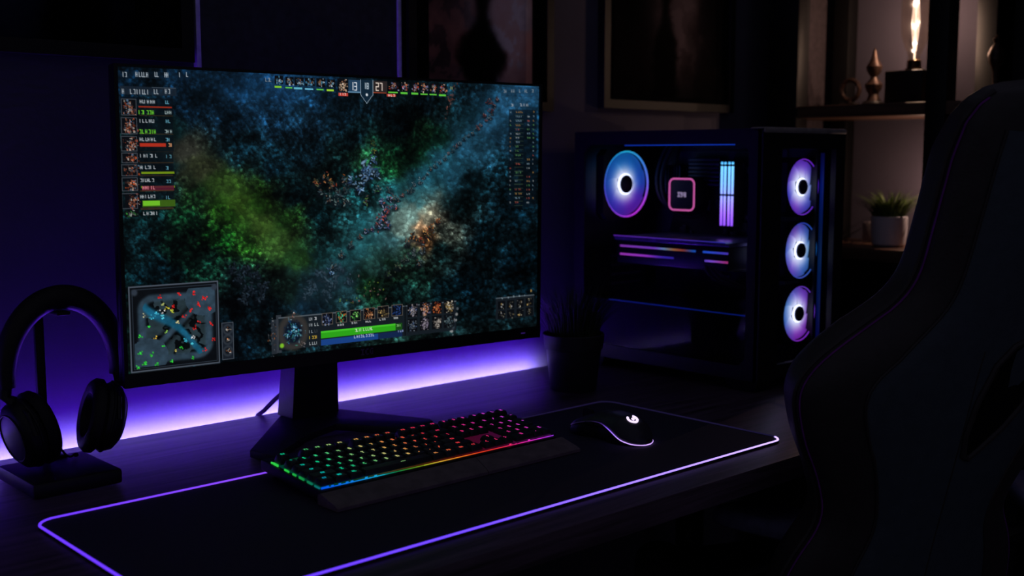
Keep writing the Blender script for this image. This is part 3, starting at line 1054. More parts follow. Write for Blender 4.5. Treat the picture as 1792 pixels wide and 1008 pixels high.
# wrist rest with a V groove
b = MB()
prof = [(0.0, 0.0006), (0.046, 0.0006), (0.046, 0.0135), (0.040, 0.0165), (0.006, 0.0075), (0.0, 0.005)]
for x0, x1, d0, d1 in ((-0.006, 0.252, 0, 0.012), (0.253, 0.442, 0.012, 0)):
    ra = [(x0 + d0 * (y / 0.046), y, z) for y, z in prof]
    rb = [(x1 + d1 * (y / 0.046), y, z) for y, z in prof]
    b.loft([ra, rb])
obj('wrist_rest', b, pm('wrist_rest_rubber', rgb(116, 100, 102), 0.6, 0.35, bump=0.15), kb, smooth=25)
U = 0.01905
rows_k = [
    (5.3, ['Esc:1', None, 'F1:1', 'F2:1', 'F3:1', 'F4:1', 0.5, 'F5:1', 'F6:1', 'F7:1', 'F8:1', 0.5, 'F9:1', 'F0:1', 'F1:1', 'F2:1', 0.25, 'P:1', 'S:1', 'B:1', 0.25, 'O:1', 'M:1', 'L:1', 'K:1']),
    (4.0, ['`:1'] + [c + ':1' for c in '1234567890-='] + ['BK:2', 0.25, 'I:1', 'H:1', 'U:1', 0.25, 'N:1', '/:1', '*:1', '-:1']),
    (3.0, ['TB:1.5'] + [c + ':1' for c in 'QWERTYUIOP[]'] + ['|:1.5', 0.25, 'D:1', 'E:1', 'W:1', 0.25, '7:1', '8:1', '9:1', '+:1:2']),
    (2.0, ['CP:1.75'] + [c + ':1' for c in "ASDFGHJKL;'"] + ['EN:2.25', 0.25, 3.0, 0.25, '4:1', '5:1', '6:1']),
    (1.0, ['SH:2.25'] + [c + ':1' for c in 'ZXCVBNM,./'] + ['SH:2.75', 0.25, 1.0, '^:1', 1.0, 0.25, '1:1', '2:1', '3:1', 'E:1:2']),
    (0.0, ['CT:1.25', 'WN:1.25', 'AL:1.25', ' :6.25', 'AL:1.25', 'FN:1.25', 'MN:1.25', 'CT:1.25', 0.25, '<:1', 'v:1', '>:1', 0.25, '0:2', '.:1']),
]
KSTOP = [(-2, (20, 140, 235)), (0.3, (0, 205, 205)), (2.5, (10, 228, 150)), (4.8, (110, 226, 130)), (6.8, (215, 222, 140)), (8.8, (255, 180, 90)),
         (11.0, (255, 104, 64)), (13.5, (255, 54, 70)), (16, (248, 42, 120)), (19, (240, 50, 170)), (22, (215, 70, 230))]
keycap = pm('keycap', rgb(38, 37, 44), 0.42, 0.45)
KX0, KY0 = 0.0045, 0.0085
SX = 0.429 / (22.5 * U)
kzt = {5.3: 0.0215, 4.0: 0.0195, 3.0: 0.0178, 2.0: 0.017, 1.0: 0.017, 0.0: 0.0172}
for ry_, ks in rows_k:
    x = 0.0
    for k in ks:
        if k is None:
            x += 1.0
            continue
        if not isinstance(k, str):
            x += k
            continue
        parts_ = k.split(':')
        nm, w = parts_[0], float(parts_[1])
        hgt = float(parts_[2]) if len(parts_) > 2 else 1.0
        yb = ry_ - (hgt - 1)
        xa, xb = KX0 + x * U * SX, KX0 + (x + w) * U * SX
        ya, yb2 = KY0 + yb * U, KY0 + (ry_ + 1) * U
        zt = kzt[ry_]
        i0, i1, g = 0.0006, 0.0028, 0.0
        base_, top_ = 0.0095, zt
        cx = (xa + xb) / 2
        rings = []
        for z, ins, sh in ((base_, i0, 0), (base_ + 0.002, i0, 0), (top_ - 0.0012, i1 - 0.0003, 0.0006), (top_ - 0.0003, i1 + 0.0003, 0.0006), (top_, i1 + 0.0012, 0.0006)):
            rings.append([(px, py + sh, z) for px, py in rrect(xa + ins, xb - ins, ya + ins, yb2 - ins, 0.0012 + ins * 0.25, 2)])
        b = MB().loft(rings, True, KT)
        # legend: small glowing glyph on the cap top
        col = ramp(KSTOP, x + w / 2 + 0.55 * ry_ - 1.2)
        cyy = (ya + yb2) / 2 + 0.0012
        if nm == ' ':
            b.bx(cx + 0.006, cx + 0.014, cyy - 0.004, cyy - 0.0032, zt, zt + 0.00015, 0, KT, 1)
        else:
            s = nm[:2].upper() if nm not in ('v',) else nm
            px = 0.00085 if len(s) > 1 else 0.00125
            wtot = (4 * len(s) - 1) * px
            gx = cx - wtot / 2
            for ch in s:
                for r in range(5):
                    for c in range(3):
                        if FONT[ch][r * 3 + c] == '1':
                            b.bx(gx + c * px, gx + (c + 1) * px, cyy + (1.5 - r) * px, cyy + (2.5 - r) * px, zt, zt + 0.00015, 0, KT, 1)
                gx += 4 * px
        o = obj('key', b, [keycap, em_attr('legend_light', 0.8)], kb, smooth=30)
        cc = tuple(lin(col))
        at = o.data.color_attributes.new('Col', 'FLOAT_COLOR', 'POINT')
        at.data.foreach_set('color', np.tile(np.array(cc + (1.0,)), len(o.data.vertices)))
        x += w
# lit plate under the keys and light lines along the front and left edge
def plate_col(p):
    return ramp(KSTOP, p[0] / (U * SX) + 1.0)
b = MB()
nseg = 46
for i in range(nseg):
    xa, xb = 0.004 + 0.43 * i / nseg, 0.004 + 0.43 * (i + 1) / nseg
    b.bx(xa, xb, 0.010, 0.130, 0.0072, 0.0078, 0, KT)
plate_o = obj('backlight_plate', b, em_attr('plate_light', 0.05), kb, smooth=0)
paint(plate_o, plate_col)
FST = [(0, (0, 90, 255)), (0.12, (20, 140, 255)), (0.22, (20, 190, 235)), (0.29, (20, 170, 90)), (0.38, (150, 190, 30)), (0.47, (240, 190, 60)), (0.55, (255, 140, 40)),
       (0.64, (255, 70, 30)), (0.74, (255, 50, 70)), (0.82, (255, 40, 150)), (0.9, (240, 50, 220)), (1.0, (170, 60, 255))]
b = MB()
random.seed(3)
for i in range(110):
    xa = 0.0035 + 0.431 * i / 110
    f = i / 110
    h = 0.0006
    if f < 0.22 and random.random() < 0.4:
        h = 0.0022
    if random.random() < 0.16 and not 0.24 < f < 0.6:
        h = 0.0026 if random.random() < 0.5 else 0.0001
    b.bx(xa, xa + 0.431 / 110, 0.0058, 0.0066, 0.0072, 0.0076 + h, 0, KT)
fl = obj('front_light_line', b, em_attr('edge_glow', 0.8), kb, smooth=0)
paint(fl, lambda p: ramp(FST, (p[0] - 0.0035) / 0.431) * (0.8 if 0.24 < (p[0] - 0.0035) / 0.431 < 0.4 else 1.0))
b = MB()
for y0, y1 in ((0.008, 0.020), (0.026, 0.038), (0.046, 0.058), (0.066, 0.074), (0.084, 0.095), (0.112, 0.124), (0.126, 0.130)):
    b.bx(0.0015, 0.0032, y0, y1, 0.0072, 0.0092 + random.random() * 0.0012, 0, KT)
sl = obj('side_light_line', b, em_attr('edge_glow', 0.8), kb, smooth=0)
paint(sl, lambda p: ramp([(0.05, (10, 110, 130)), (0.085, (16, 130, 70)), (0.13, (40, 215, 70)), (0.19, (60, 230, 80))], p[1]))

# ==================================================================== MOUSE
ms = thing('mouse', 'black gaming mouse with a glowing white logo and light line on the mat', 'mouse', (1.352, 1.230, D + 0.0044), math.radians(2))
# local: +y = front (buttons), rear at -y
L = 0.156
prof_y = 0.5 * np.sin(np.linspace(-PI / 2, PI / 2, 31))


def mouse_ring(t, lift=0.0, inset=0.0, zfloor=0.001):
    y = t * L
    hw = 0.0365 * max(0.0001, 1 - min(0.995, abs(t * 2)) ** 3.2) ** 0.42
    waist = 1 - 0.13 * math.exp(-((t - 0.06) / 0.16) ** 2)
    hw *= waist
    zt = ramp([(-0.5, (0.010,)), (-0.46, (0.021,)), (-0.38, (0.033,)), (-0.25, (0.0425,)), (-0.08, (0.0452,)), (0.1, (0.041,)), (0.28, (0.031,)), (0.42, (0.021,)), (0.5, (0.010,))], t)[0]
    return y, hw - inset, zt + lift


def sring(y, hw, zt, z0, n=24, e=0.62):
    out = []
    for i in range(n + 1):
        a = PI * i / n
        out.append((hw * math.copysign(abs(math.cos(a)) ** e, math.cos(a)), y, z0 + (zt - z0) * max(0, math.sin(a)) ** 0.72))
    return out


body, shell = MB(), MB()
rings = []
for t in prof_y:
    y, hw, zt = mouse_ring(t, -0.0022, 0.002)
    top = sring(y, hw, zt, 0.004)
    dent = 0.006 * math.exp(-((t - 0.05) / 0.2) ** 2)
    r = [(hw * 0.96, y, 0.001)] + top + [(-hw * 0.96, y, 0.001)]
    rings.append([(px + (dent if px < -hw * 0.6 else (-dent if px > hw * 0.6 else 0)), py, pz) for px, py, pz in r])
body.loft(rings)
obj('body', body, pm('mouse_side', rgb(14, 14, 16), 0.5, 0.4), ms, smooth=40)
# top shell: the arc above the light line; it reaches the foot of the mouse at the rear
def line_z(t):
    return ramp([(-0.5, (0.002,)), (-0.42, (0.0035,)), (-0.30, (0.009,)), (-0.18, (0.021,)), (-0.05, (0.029,)), (0.12, (0.0285,)), (0.3, (0.0215,)), (0.5, (0.0095,))], t)[0]
rings, lineL, lineR = [], [], []
for t in 0.5 * np.sin(np.linspace(-PI / 2, PI / 2, 51)):
    y, hw, zt = mouse_ring(t)
    full = sring(y, hw, zt, 0.001, 120)
    zl = min(line_z(t), zt - 0.001)
    keep = [p for p in full if p[2] >= zl]
    if len(keep) < 4:
        keep = full[50:71]
    s = np.linspace(0, len(keep) - 1, 21)
    ring = [Vector(keep[int(q)]) for q in s]
    rings.append(ring)
    lineR.append(ring[0].copy())
    lineL.append(ring[-1].copy())
tmp = bmesh.new()
vs = [[tmp.verts.new(p) for p in r] for r in rings]
for a_, b__ in zip(vs[:-1], vs[1:]):
    for i in range(20):
        tmp.faces.new((a_[i], a_[i + 1], b__[i + 1], b__[i]))
bmesh.ops.recalc_face_normals(tmp, faces=tmp.faces)
shell.merge(tmp)
sh_o = obj('top_shell', shell, pm('mouse_shell', rgb(50, 50, 58), 0.38, 0.5), ms, smooth=60)
sol = sh_o.modifiers.new('thick', 'SOLIDIFY')
sol.thickness = 0.0018
sol.offset = -1
rear = [Vector((lineL[0].lerp(lineR[0], k)).to_tuple()) for k in np.linspace(0, 1, 8)][1:-1]
rear = [v + Vector((0, -0.0006 * math.sin(PI * (i + 1) / 7), 0)) for i, v in enumerate(rear)]
path = list(reversed(lineL)) + rear + lineR
path = [v + Vector((math.copysign(0.0004, v.x), 0, -0.0002)) for v in path]
for _ in range(3):
    path = [path[0]] + [(path[i - 1] + path[i] * 2 + path[i + 1]) / 4 for i in range(1, len(path) - 1)] + [path[-1]]
ll = obj('light_line', MB().tube(path, 0.00085, 6), em_attr('mouse_light', 1.3), ms)
paint(ll, lambda p: ramp([(-0.08, (205, 165, 255)), (-0.05, (190, 150, 255)), (-0.025, (140, 95, 255)), (-0.008, (44, 26, 84)), (0.02, (12, 8, 24)), (0.05, (16, 10, 34)), (0.08, (60, 34, 110))], p[1]))
# buttons split, wheel
b = MB()
b.cyl((-0.0035, 0.048, 0.0305), (0.0035, 0.048, 0.0305), 0.0105, seg=24)
obj('scroll_wheel', b, pm('wheel_rubber', rgb(12, 12, 13), 0.6), ms)
b = MB()
for y0, y1 in ((0.012, 0.030), (-0.010, 0.009)):
    b.box((-0.0345 + 0.0065, (y0 + y1) / 2, 0.0235), (0.006, y1 - y0, 0.006), 0.0015)
obj('side_buttons', b, blk, ms)
# round logo on the palm: broken ring with an inward bar
b = MB()
tl = -0.315
yl, hwl, ztl = mouse_ring(tl)
zA, zB = mouse_ring(tl - 0.05)[2], mouse_ring(tl + 0.05)[2]
slope = math.atan2(zB - zA, 0.1 * L)
LM = T(-0.004, yl, ztl + 0.0016) @ Rx(slope) @ Ry(-0.10) @ Matrix.Diagonal((1.15, 1.15, 1, 1))
arc = [(0.0068 * math.cos(a), 0.0068 * math.sin(a), 0) for a in np.linspace(math.radians(75), math.radians(370), 30)]
rings = []
for a in np.linspace(math.radians(118), math.radians(405), 34):
    c, s = math.cos(a), math.sin(a)
    rings.append([(0.0054 * c, 0.0054 * s, -0.0016), (0.0086 * c, 0.0086 * s, -0.0016), (0.0086 * c, 0.0086 * s, 0.0002), (0.0054 * c, 0.0054 * s, 0.0002)])
b.loft(rings, True, LM)
b.bx(-0.001, 0.0075, -0.0008, 0.0016, -0.0016, 0.0002, 0, LM)
b.bx(-0.001, 0.0012, -0.0026, 0.0016, -0.0016, 0.0002, 0, LM)
obj('logo', b, em('logo_light', rgb(236, 214, 255), 1.3), ms, smooth=20)

# =============================================== HEADPHONE STAND, HEADPHONES
hs = thing('headphone_stand', 'black headphone stand with a square base at the left end of the desk', 'headphone stand', (0.599, 1.594, D))
b = MB().box((0, 0, 0.0115), (0.124, 0.136, 0.021), 0.004)
obj('base', b, pm('stand_base_black', rgb(26, 24, 28), 0.45, 0.45), hs)
b = MB()
b.bx(-0.0065, 0.0065, 0.053, 0.060, 0.0215, 0.238, 0.001)
obj('pole', b, steel, hs)
b = MB().bx(-0.0065, 0.030, 0.046, 0.060, 0.0215, 0.0255, 0.001)
obj('pole_foot', b, steel, hs)
b = MB()
b.bx(-0.0065, 0.026, 0.053, 0.060, 0.2365, 0.2420, 0.001)
b.bx(0.006, 0.026, 0.002, 0.054, 0.2365, 0.2420, 0.0015)
obj('hanger', b, steel, hs)

hp = thing('headphones', 'black over-ear headphones hanging on the stand', 'headphones', (0.615, 1.606, D))
hp_blk = pm('headphone_shell', rgb(16, 16, 18), 0.45, 0.45)
leather = pm('headphone_leather', rgb(18, 17, 19), 0.55, 0.4, bump=0.3, bscale=300)


def band_pt(a, rx, top, drop):
    return Vector((rx * math.cos(a), 0.0, top - drop + drop * math.sin(a)))


b = MB()
pts = [band_pt(a, 0.080, 0.262, 0.105) for a in np.linspace(math.radians(-8), math.radians(188), 44)]
b.tube(pts, lambda t: 0.0125 + 0.005 * math.sin(PI * t), 14, sx=1.0, up=(0, 1, 0))
hb = b
rings_up = obj('headband', hb, leather, hp)
b = MB()
pts = [band_pt(a, 0.072, 0.2515, 0.098) for a in np.linspace(math.radians(38), math.radians(142), 30)]
b.tube(pts, lambda t: 0.0125 * (0.55 + 0.45 * math.sin(PI * t)), 12, sx=0.55, up=(0, 1, 0))
obj('headband_pad', b, leather, hp)
for sgn in (-1, 1):
    cxp, czp = sgn * 0.050, 0.083
    CM = T(cxp, 0, czp) @ Ry(sgn * math.radians(14)) @ Rz(math.radians(-8)) @ Ry(sgn * PI / 2)   # local z = outward
    if sgn < 0:
        CM = T(-0.050, -0.004, czp - 0.004) @ Ry(math.radians(-14)) @ Rz(math.radians(10)) @ Ry(-PI / 2)
    EL = Matrix.Diagonal((1.14, 0.93, 1, 1))
    b = MB()
    b.lathe([(0, 0.030), (0.022, 0.0295), (0.034, 0.027), (0.041, 0.021), (0.0435, 0.012), (0.0435, 0.004), (0.041, 0.0), (0, 0.0)], 40, CM @ EL)
    b.torus(0.0435, 0.0022, CM @ EL @ T(0, 0, 0.008))
    b.torus(0.030, 0.0012, CM @ EL @ T(0, 0, 0.0285))
    cup = obj('ear_cup', b, hp_blk, hp)
    b = MB()
    b.lathe([(0.024, 0.0), (0.043, -0.001), (0.0475, -0.006), (0.0475, -0.014), (0.043, -0.020), (0.036, -0.0225), (0.029, -0.020), (0.0255, -0.013), (0.024, -0.004), (0, -0.003)], 40, CM @ EL)
    obj('ear_pad', b, leather, cup)
    # yoke joining cup and band
    b = MB()
    p_end = band_pt(math.radians(-8 if sgn > 0 else 188), 0.080, 0.262, 0.105)
    top_cup = CM @ Vector((0, 0, 0.012)) + Vector((0, 0, 0.052))
    b.tube([p_end + Vector((0, 0, 0.012)), p_end + Vector((sgn * 0.002, 0, -0.012)), top_cup + Vector((sgn * 0.014, 0, -0.002)), top_cup + Vector((sgn * 0.009, 0, -0.022))], 0.0042, 10, sx=2.0, up=(0, 1, 0))
    for k in (-1, 1):
        b.tube([top_cup + Vector((sgn * 0.012, 0, -0.006)), CM @ Vector((0, 0, 0.012)) + Vector((sgn * 0.004, k * 0.032, 0.034)), CM @ Vector((0, 0, 0.010)) + Vector((0, k * 0.0425, 0.004))], 0.0032, 8)
    obj('yoke', b, hp_blk, hp)
b = MB()
pts = []
for t in np.linspace(0, 1, 16):
    pts.append(Vector((-0.010 + 0.030 * t, 0.022 + 0.004 * math.sin(6 * t), 0.052 - 0.027 * math.sin(t * PI / 2) + 0.003 * math.sin(8 * t))))
b.tube(pts, 0.0016, 8)
b.ell((0.021, 0.022, 0.026), (0.004, 0.003, 0.003))
obj('headphone_cord', b, hp_blk, hp)


# ============================================================= GRASS PLANTS
def grass(n, r0, r1, h0, h1, lean, seed, w=0.0022, curl=0.35):
    rg = random.Random(seed)
    mb = MB()
    t = bmesh.new()
    for _ in range(n):
        a = rg.uniform(0, 2 * PI)
        rr = r0 * math.sqrt(rg.random())
        p = Vector((rr * math.cos(a), rr * math.sin(a), 0))
        out = Vector((math.cos(a + rg.uniform(-0.7, 0.7)), math.sin(a + rg.uniform(-0.7, 0.7)), 0))
        h = rg.uniform(h0, h1)
        ln = lean * (0.25 + rr / r0) * rg.uniform(0.4, 1.2)
        side = out.cross(Vector((0, 0, 1))).normalized()
        prev = None
        K = 6
        for k in range(K + 1):
            s = k / K
            c = p + Vector((0, 0, h * (s - curl * 0.4 * ln * s * s))) + out * (h * ln * (0.35 * s + curl * 1.6 * s * s * s))
            ww = w * (1 - s) ** 0.7 * rg.uniform(0.9, 1.1)
            if k == K:
                cur = [t.verts.new(c)]
            else:
                cur = [t.verts.new(c - side * ww), t.verts.new(c + out * ww * 0.7), t.verts.new(c + side * ww)]
            if prev:
                if len(cur) == 3:
                    for i in range(3):
                        t.faces.new((prev[i], prev[(i + 1) % 3], cur[(i + 1) % 3], cur[i]))
                else:
                    for i in range(3):
                        t.faces.new((prev[i], prev[(i + 1) % 3], cur[0]))
            prev = cur
    mb.merge(t)
    return mb


gp_ = thing('potted_grass', 'dark grass plant in a black pot between monitor and computer tower', 'plant', (1.600, 1.556, D))
b = MB()
b.lathe([(0, 0.0005), (0.044, 0.0005), (0.0455, 0.003), (0.0545, 0.082), (0.0575, 0.083), (0.0605, 0.111), (0.0595, 0.1125), (0.057, 0.1115), (0.055, 0.098), (0, 0.098)], 48)
obj('pot', b, pm('black_pot', rgb(44, 41, 48), 0.45, 0.45), gp_)
obj('soil', MB().lathe([(0, 0.0985), (0.045, 0.0985), (0.0545, 0.0982)], 32), pm('dark_soil', rgb(20, 16, 14), 0.9, bump=0.6, bscale=500), gp_)
obj('foliage', grass(330, 0.047, 0, 0.065, 0.118, 0.55, 4, 0.0018), pm('grass_dark', rgb(52, 66, 42), 0.6, 0.3, var=0.35, scale=30), gp_, M=T(0, 0, 0.097))

# ========================================================== COMPUTER TOWER
pc = thing('computer_tower', 'black computer tower with glass side and three glowing front fans', 'computer', (1.823, 1.281, D))
PW, PD, PH = 0.288, 0.492, 0.511        # local x width, y depth, z height
case_m = pm('case_steel', rgb(12, 12, 14), 0.5, 0.4, bump=0.05)
inner_m = pm('case_inside', rgb(22, 22, 27), 0.5, 0.5)


def window_frame(x0, x1, z0, z1, wx0, wx1, wz0, wz1, ch, th, M, mb):
    """flat frame with a chamfered opening, local (x, z) drawn as (x, y)"""
    def oct_(a0, a1, b0, b1, c):
        return [(a0 + c, b0), (a1 - c, b0), (a1, b0 + c), (a1, b1 - c), (a1 - c, b1), (a0 + c, b1), (a0, b1 - c), (a0, b0 + c)]
    mb.plate(oct_(x0, x1, z0, z1, 0.002), oct_(wx0, wx1, wz0, wz1, ch), 0, th, M)
    return mb


ZB = 0.022
# side window frame in the plane x = 0 ; its drawing x runs along +y
SIDE = Matrix(((0, 0, 1, 0), (1, 0, 0, 0), (0, 1, 0, 0), (0, 0, 0, 1)))     # (a, b, c) -> (c, a, b)
b = MB()
window_frame(0.0, PD, ZB, PH, 0.028, PD - 0.030, 0.050, PH - 0.028, 0.016, 0.004, SIDE, b)
obj('side_frame', b, case_m, pc, smooth=20)
b = MB()
b.bx(0.0035, PW, 0.0, PD, PH - 0.014, PH, 0.006)                       # top
obj('top_panel', b, case_m, pc)
b = MB()
b.bx(0.0035, PW, 0.002, PD, ZB, ZB + 0.018, 0.003)
obj('bottom_panel', b, case_m, pc)
b = MB()
b.bx(PW - 0.006, PW, 0.004, PD, ZB + 0.018, PH - 0.014)
obj('far_side_panel', b, case_m, pc)
b = MB()
b.bx(0.004, PW - 0.006, PD - 0.006, PD, ZB + 0.018, PH - 0.014)
obj('rear_panel', b, inner_m, pc)
b = MB()
b.bx(PW - 0.05, PW - 0.044, 0.03, PD - 0.006, ZB + 0.018, PH - 0.014)
obj('motherboard_tray', b, inner_m, pc)
# front frame
FRONT = Matrix(((1, 0, 0, 0), (0, 0, 1, 0), (0, 1, 0, 0), (0, 0, 0, 1)))    # (a, b, c) -> (a, c, b)
b = MB()
b.plate([(0.0, ZB), (PW, ZB), (PW, PH), (0.0, PH)], [(0.063, 0.050), (PW - 0.034, 0.050), (PW - 0.034, PH - 0.038), (0.063, PH - 0.038)], -0.004, 0.008, FRONT)
obj('front_frame', b, case_m, pc, smooth=20)
b = MB().bx(0.0, PW, -0.008, 0.030, PH - 0.009, PH + 0.003, 0.005)
obj('front_top_trim', b, pm('trim_satin', rgb(150, 142, 140), 0.4, 0.5), pc)
tint = glass_mat('smoked_glass', (0.86, 0.86, 0.90, 1), 0.006)
obj('side_glass', MB().bx(0.0005, 0.003, 0.026, PD - 0.028, 0.048, PH - 0.026), tint, pc, smooth=0)
obj('front_glass', MB().bx(0.058, PW - 0.030, 0.0015, 0.004, 0.046, PH - 0.034), tint, pc, smooth=0)
for x, y in ((0.03, 0.04), (PW - 0.03, 0.04), (0.03, PD - 0.05), (PW - 0.03, PD - 0.05)):
    obj('foot', MB().loft([[(x - 0.022, y - 0.03, 0.0003), (x + 0.022, y - 0.03, 0.0003), (x + 0.022, y + 0.03, 0.0003), (x - 0.022, y + 0.03, 0.0003)],
                           [(x - 0.026, y - 0.04, ZB), (x + 0.026, y - 0.04, ZB), (x + 0.026, y + 0.04, ZB), (x - 0.026, y + 0.04, ZB)]]), blk, pc)

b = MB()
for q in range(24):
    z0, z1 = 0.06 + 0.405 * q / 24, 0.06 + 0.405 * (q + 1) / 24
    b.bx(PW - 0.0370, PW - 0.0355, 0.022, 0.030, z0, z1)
fs_ = obj('added_fan_glow_strip', b, em_attr('fan_glow_on_wall', 0.25), pc, smooth=0)  # added glowing strip in place of fan light reflected on the inner wall
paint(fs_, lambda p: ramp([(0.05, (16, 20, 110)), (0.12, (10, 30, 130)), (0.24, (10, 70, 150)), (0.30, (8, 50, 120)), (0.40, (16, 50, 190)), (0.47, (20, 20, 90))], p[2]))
# power supply shroud; blue light on its near edge put in as emission
b = MB()
b.bx(0.016, PW - 0.05, 0.078, PD - 0.006, ZB + 0.018, 0.148, 0.002)
b.bx(0.016, 0.10, 0.03, 0.080, ZB + 0.018, 0.148, 0.002)
shroud = obj('power_supply_shroud', b, pm('shroud_black', rgb(13, 13, 16), 0.75, 0.2), pc)
obj('edge_glow', MB().bx(0.0155, 0.0165, 0.034, 0.40, 0.1465, 0.1485), em('shroud_edge_glow', rgb(8, 34, 130), 0.6), shroud, smooth=0)
b = MB().bx(0.007, 0.012, 0.07, PD - 0.14, PH - 0.0310, PH - 0.0290)
obj('added_top_glow_bar', b, em('top_blue', rgb(16, 60, 190), 0.8), pc, smooth=0)  # added glowing bar for the blue light along the window's top edge


def fan(parent, M, R, n, colfn, ringfn, strength, ring_r, tilt=0.25, spin=0.0):
    """case fan in local xy, facing +z"""
    k = 32
    sq = []
    for i in range(k):
        a = 2 * PI * i / k + PI / 4 / 8
        c, s = math.cos(a), math.sin(a)
        m = max(abs(c), abs(s))
        q = min(1 / m, 1.32)
        sq.append((R * 1.045 * c * q, R * 1.045 * s * q))
    hole = [(R * 1.0 * math.cos(2 * PI * i / k + PI / 4 / 8), R * 1.0 * math.sin(2 * PI * i / k + PI / 4 / 8)) for i in range(k)]
    fr = obj('fan', MB().plate(sq, hole, -0.022, 0.0, M), blk, parent, smooth=25)
    b = MB().torus(R * 0.985, ring_r, M @ T(0, 0, -0.002), 0, 64, 8)
    MIv = M.inverted()
    r_ = obj('light_ring', b, em_attr('fan_ring_light', 1.15), fr)
    paint(r_, lambda p: ringfn(MIv @ Vector(p)))
    hub_r = R * 0.27
    h = obj('hub', MB().lathe([(0, 0.0025), (hub_r * 0.8, 0.0025), (hub_r, 0.0), (hub_r, -0.016), (0, -0.016)], 32, M), pm('fan_hub', rgb(26, 24, 40), 0.5), fr)
    hg = MB().lathe([(hub_r * 1.0, -0.003), (hub_r * 1.18, -0.003), (hub_r * 1.18, -0.006), (hub_r, -0.006)], 40, M)
    obj('hub_light', hg, em('fan_hub_light', rgb(215, 225, 255), 3.0), fr)
    for j in range(n):
        a0 = spin + 2 * PI * j / n
        span = 2 * PI / n * 1.14
        rows_ = []
        K, Q = 12, 8
        for i in range(K + 1):
            s = i / K
            r = hub_r * 1.15 + (R * 0.955 - hub_r * 1.15) * s
            sweep = 0.55 * s
            row = []
            for q in range(Q + 1):
                f = q / Q - 0.5
                ang = a0 + sweep + f * span
                row.append((r * math.cos(ang), r * math.sin(ang), -0.009 + f * 0.004 + 0.0008 * math.cos(PI * f)))
            rows_.append(row)
        t = bmesh.new()
        for side in (0, -0.0012):
            vs_ = [[t.verts.new((x, y, z + side)) for x, y, z in row] for row in rows_]
            for a_, b__ in zip(vs_[:-1], vs_[1:]):
                for q in range(Q):
                    t.faces.new((a_[q], a_[q + 1], b__[q + 1], b__[q]))
        bl = obj('blade', MB().merge(t, M), em_attr('fan_blade_painted_glow_%d' % int(strength * 100), strength, 0.15, 0.35), fr, smooth=60)
        paint(bl, lambda p: colfn((MIv @ Vector(p)) / R))  # hub glow and its outward fade painted into the blade emission
    return fr


def mixc(a, b_, t):
    t = max(0.0, min(1.0, t))
    return np.array(a) * (1 - t) + np.array(b_) * t


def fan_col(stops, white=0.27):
    """hub LED light painted onto the blades (angle stops in degrees), paler towards the hub"""
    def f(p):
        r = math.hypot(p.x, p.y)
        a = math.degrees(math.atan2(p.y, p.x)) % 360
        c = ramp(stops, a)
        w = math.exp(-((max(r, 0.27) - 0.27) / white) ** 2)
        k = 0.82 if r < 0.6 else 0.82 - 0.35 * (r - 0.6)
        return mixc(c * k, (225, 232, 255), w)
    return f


# the three front fans face -y, set back behind the front glass
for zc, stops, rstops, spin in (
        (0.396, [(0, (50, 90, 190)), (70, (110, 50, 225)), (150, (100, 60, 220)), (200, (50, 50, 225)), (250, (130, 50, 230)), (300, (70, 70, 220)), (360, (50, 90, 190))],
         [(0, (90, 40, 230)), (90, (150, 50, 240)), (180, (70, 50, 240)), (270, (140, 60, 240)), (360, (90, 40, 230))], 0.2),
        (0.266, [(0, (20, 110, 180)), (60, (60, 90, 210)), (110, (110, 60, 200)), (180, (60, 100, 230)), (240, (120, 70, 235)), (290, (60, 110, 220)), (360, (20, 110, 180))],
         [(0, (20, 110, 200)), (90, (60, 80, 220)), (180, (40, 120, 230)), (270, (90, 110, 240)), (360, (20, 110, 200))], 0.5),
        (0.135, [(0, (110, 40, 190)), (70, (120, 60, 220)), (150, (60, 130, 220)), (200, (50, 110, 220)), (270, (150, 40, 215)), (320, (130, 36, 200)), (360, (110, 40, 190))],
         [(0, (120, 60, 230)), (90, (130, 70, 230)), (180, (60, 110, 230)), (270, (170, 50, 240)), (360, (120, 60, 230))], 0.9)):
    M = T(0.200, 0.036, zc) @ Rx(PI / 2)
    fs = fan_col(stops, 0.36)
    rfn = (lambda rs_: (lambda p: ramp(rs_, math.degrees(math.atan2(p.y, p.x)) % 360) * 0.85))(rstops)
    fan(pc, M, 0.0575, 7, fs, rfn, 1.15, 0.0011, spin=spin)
# rear exhaust fan, facing into the case
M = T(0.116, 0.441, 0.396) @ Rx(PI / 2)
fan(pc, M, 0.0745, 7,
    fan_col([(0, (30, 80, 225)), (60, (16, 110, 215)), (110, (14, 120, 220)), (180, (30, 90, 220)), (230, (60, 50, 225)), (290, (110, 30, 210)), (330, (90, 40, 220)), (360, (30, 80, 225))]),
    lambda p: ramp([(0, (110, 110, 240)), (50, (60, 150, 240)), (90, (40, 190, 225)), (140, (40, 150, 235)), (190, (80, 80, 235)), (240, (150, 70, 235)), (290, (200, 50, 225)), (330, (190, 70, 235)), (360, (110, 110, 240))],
                   math.degrees(math.atan2(p.y, p.x)) % 360), 0.95, 0.0022, spin=0.3)

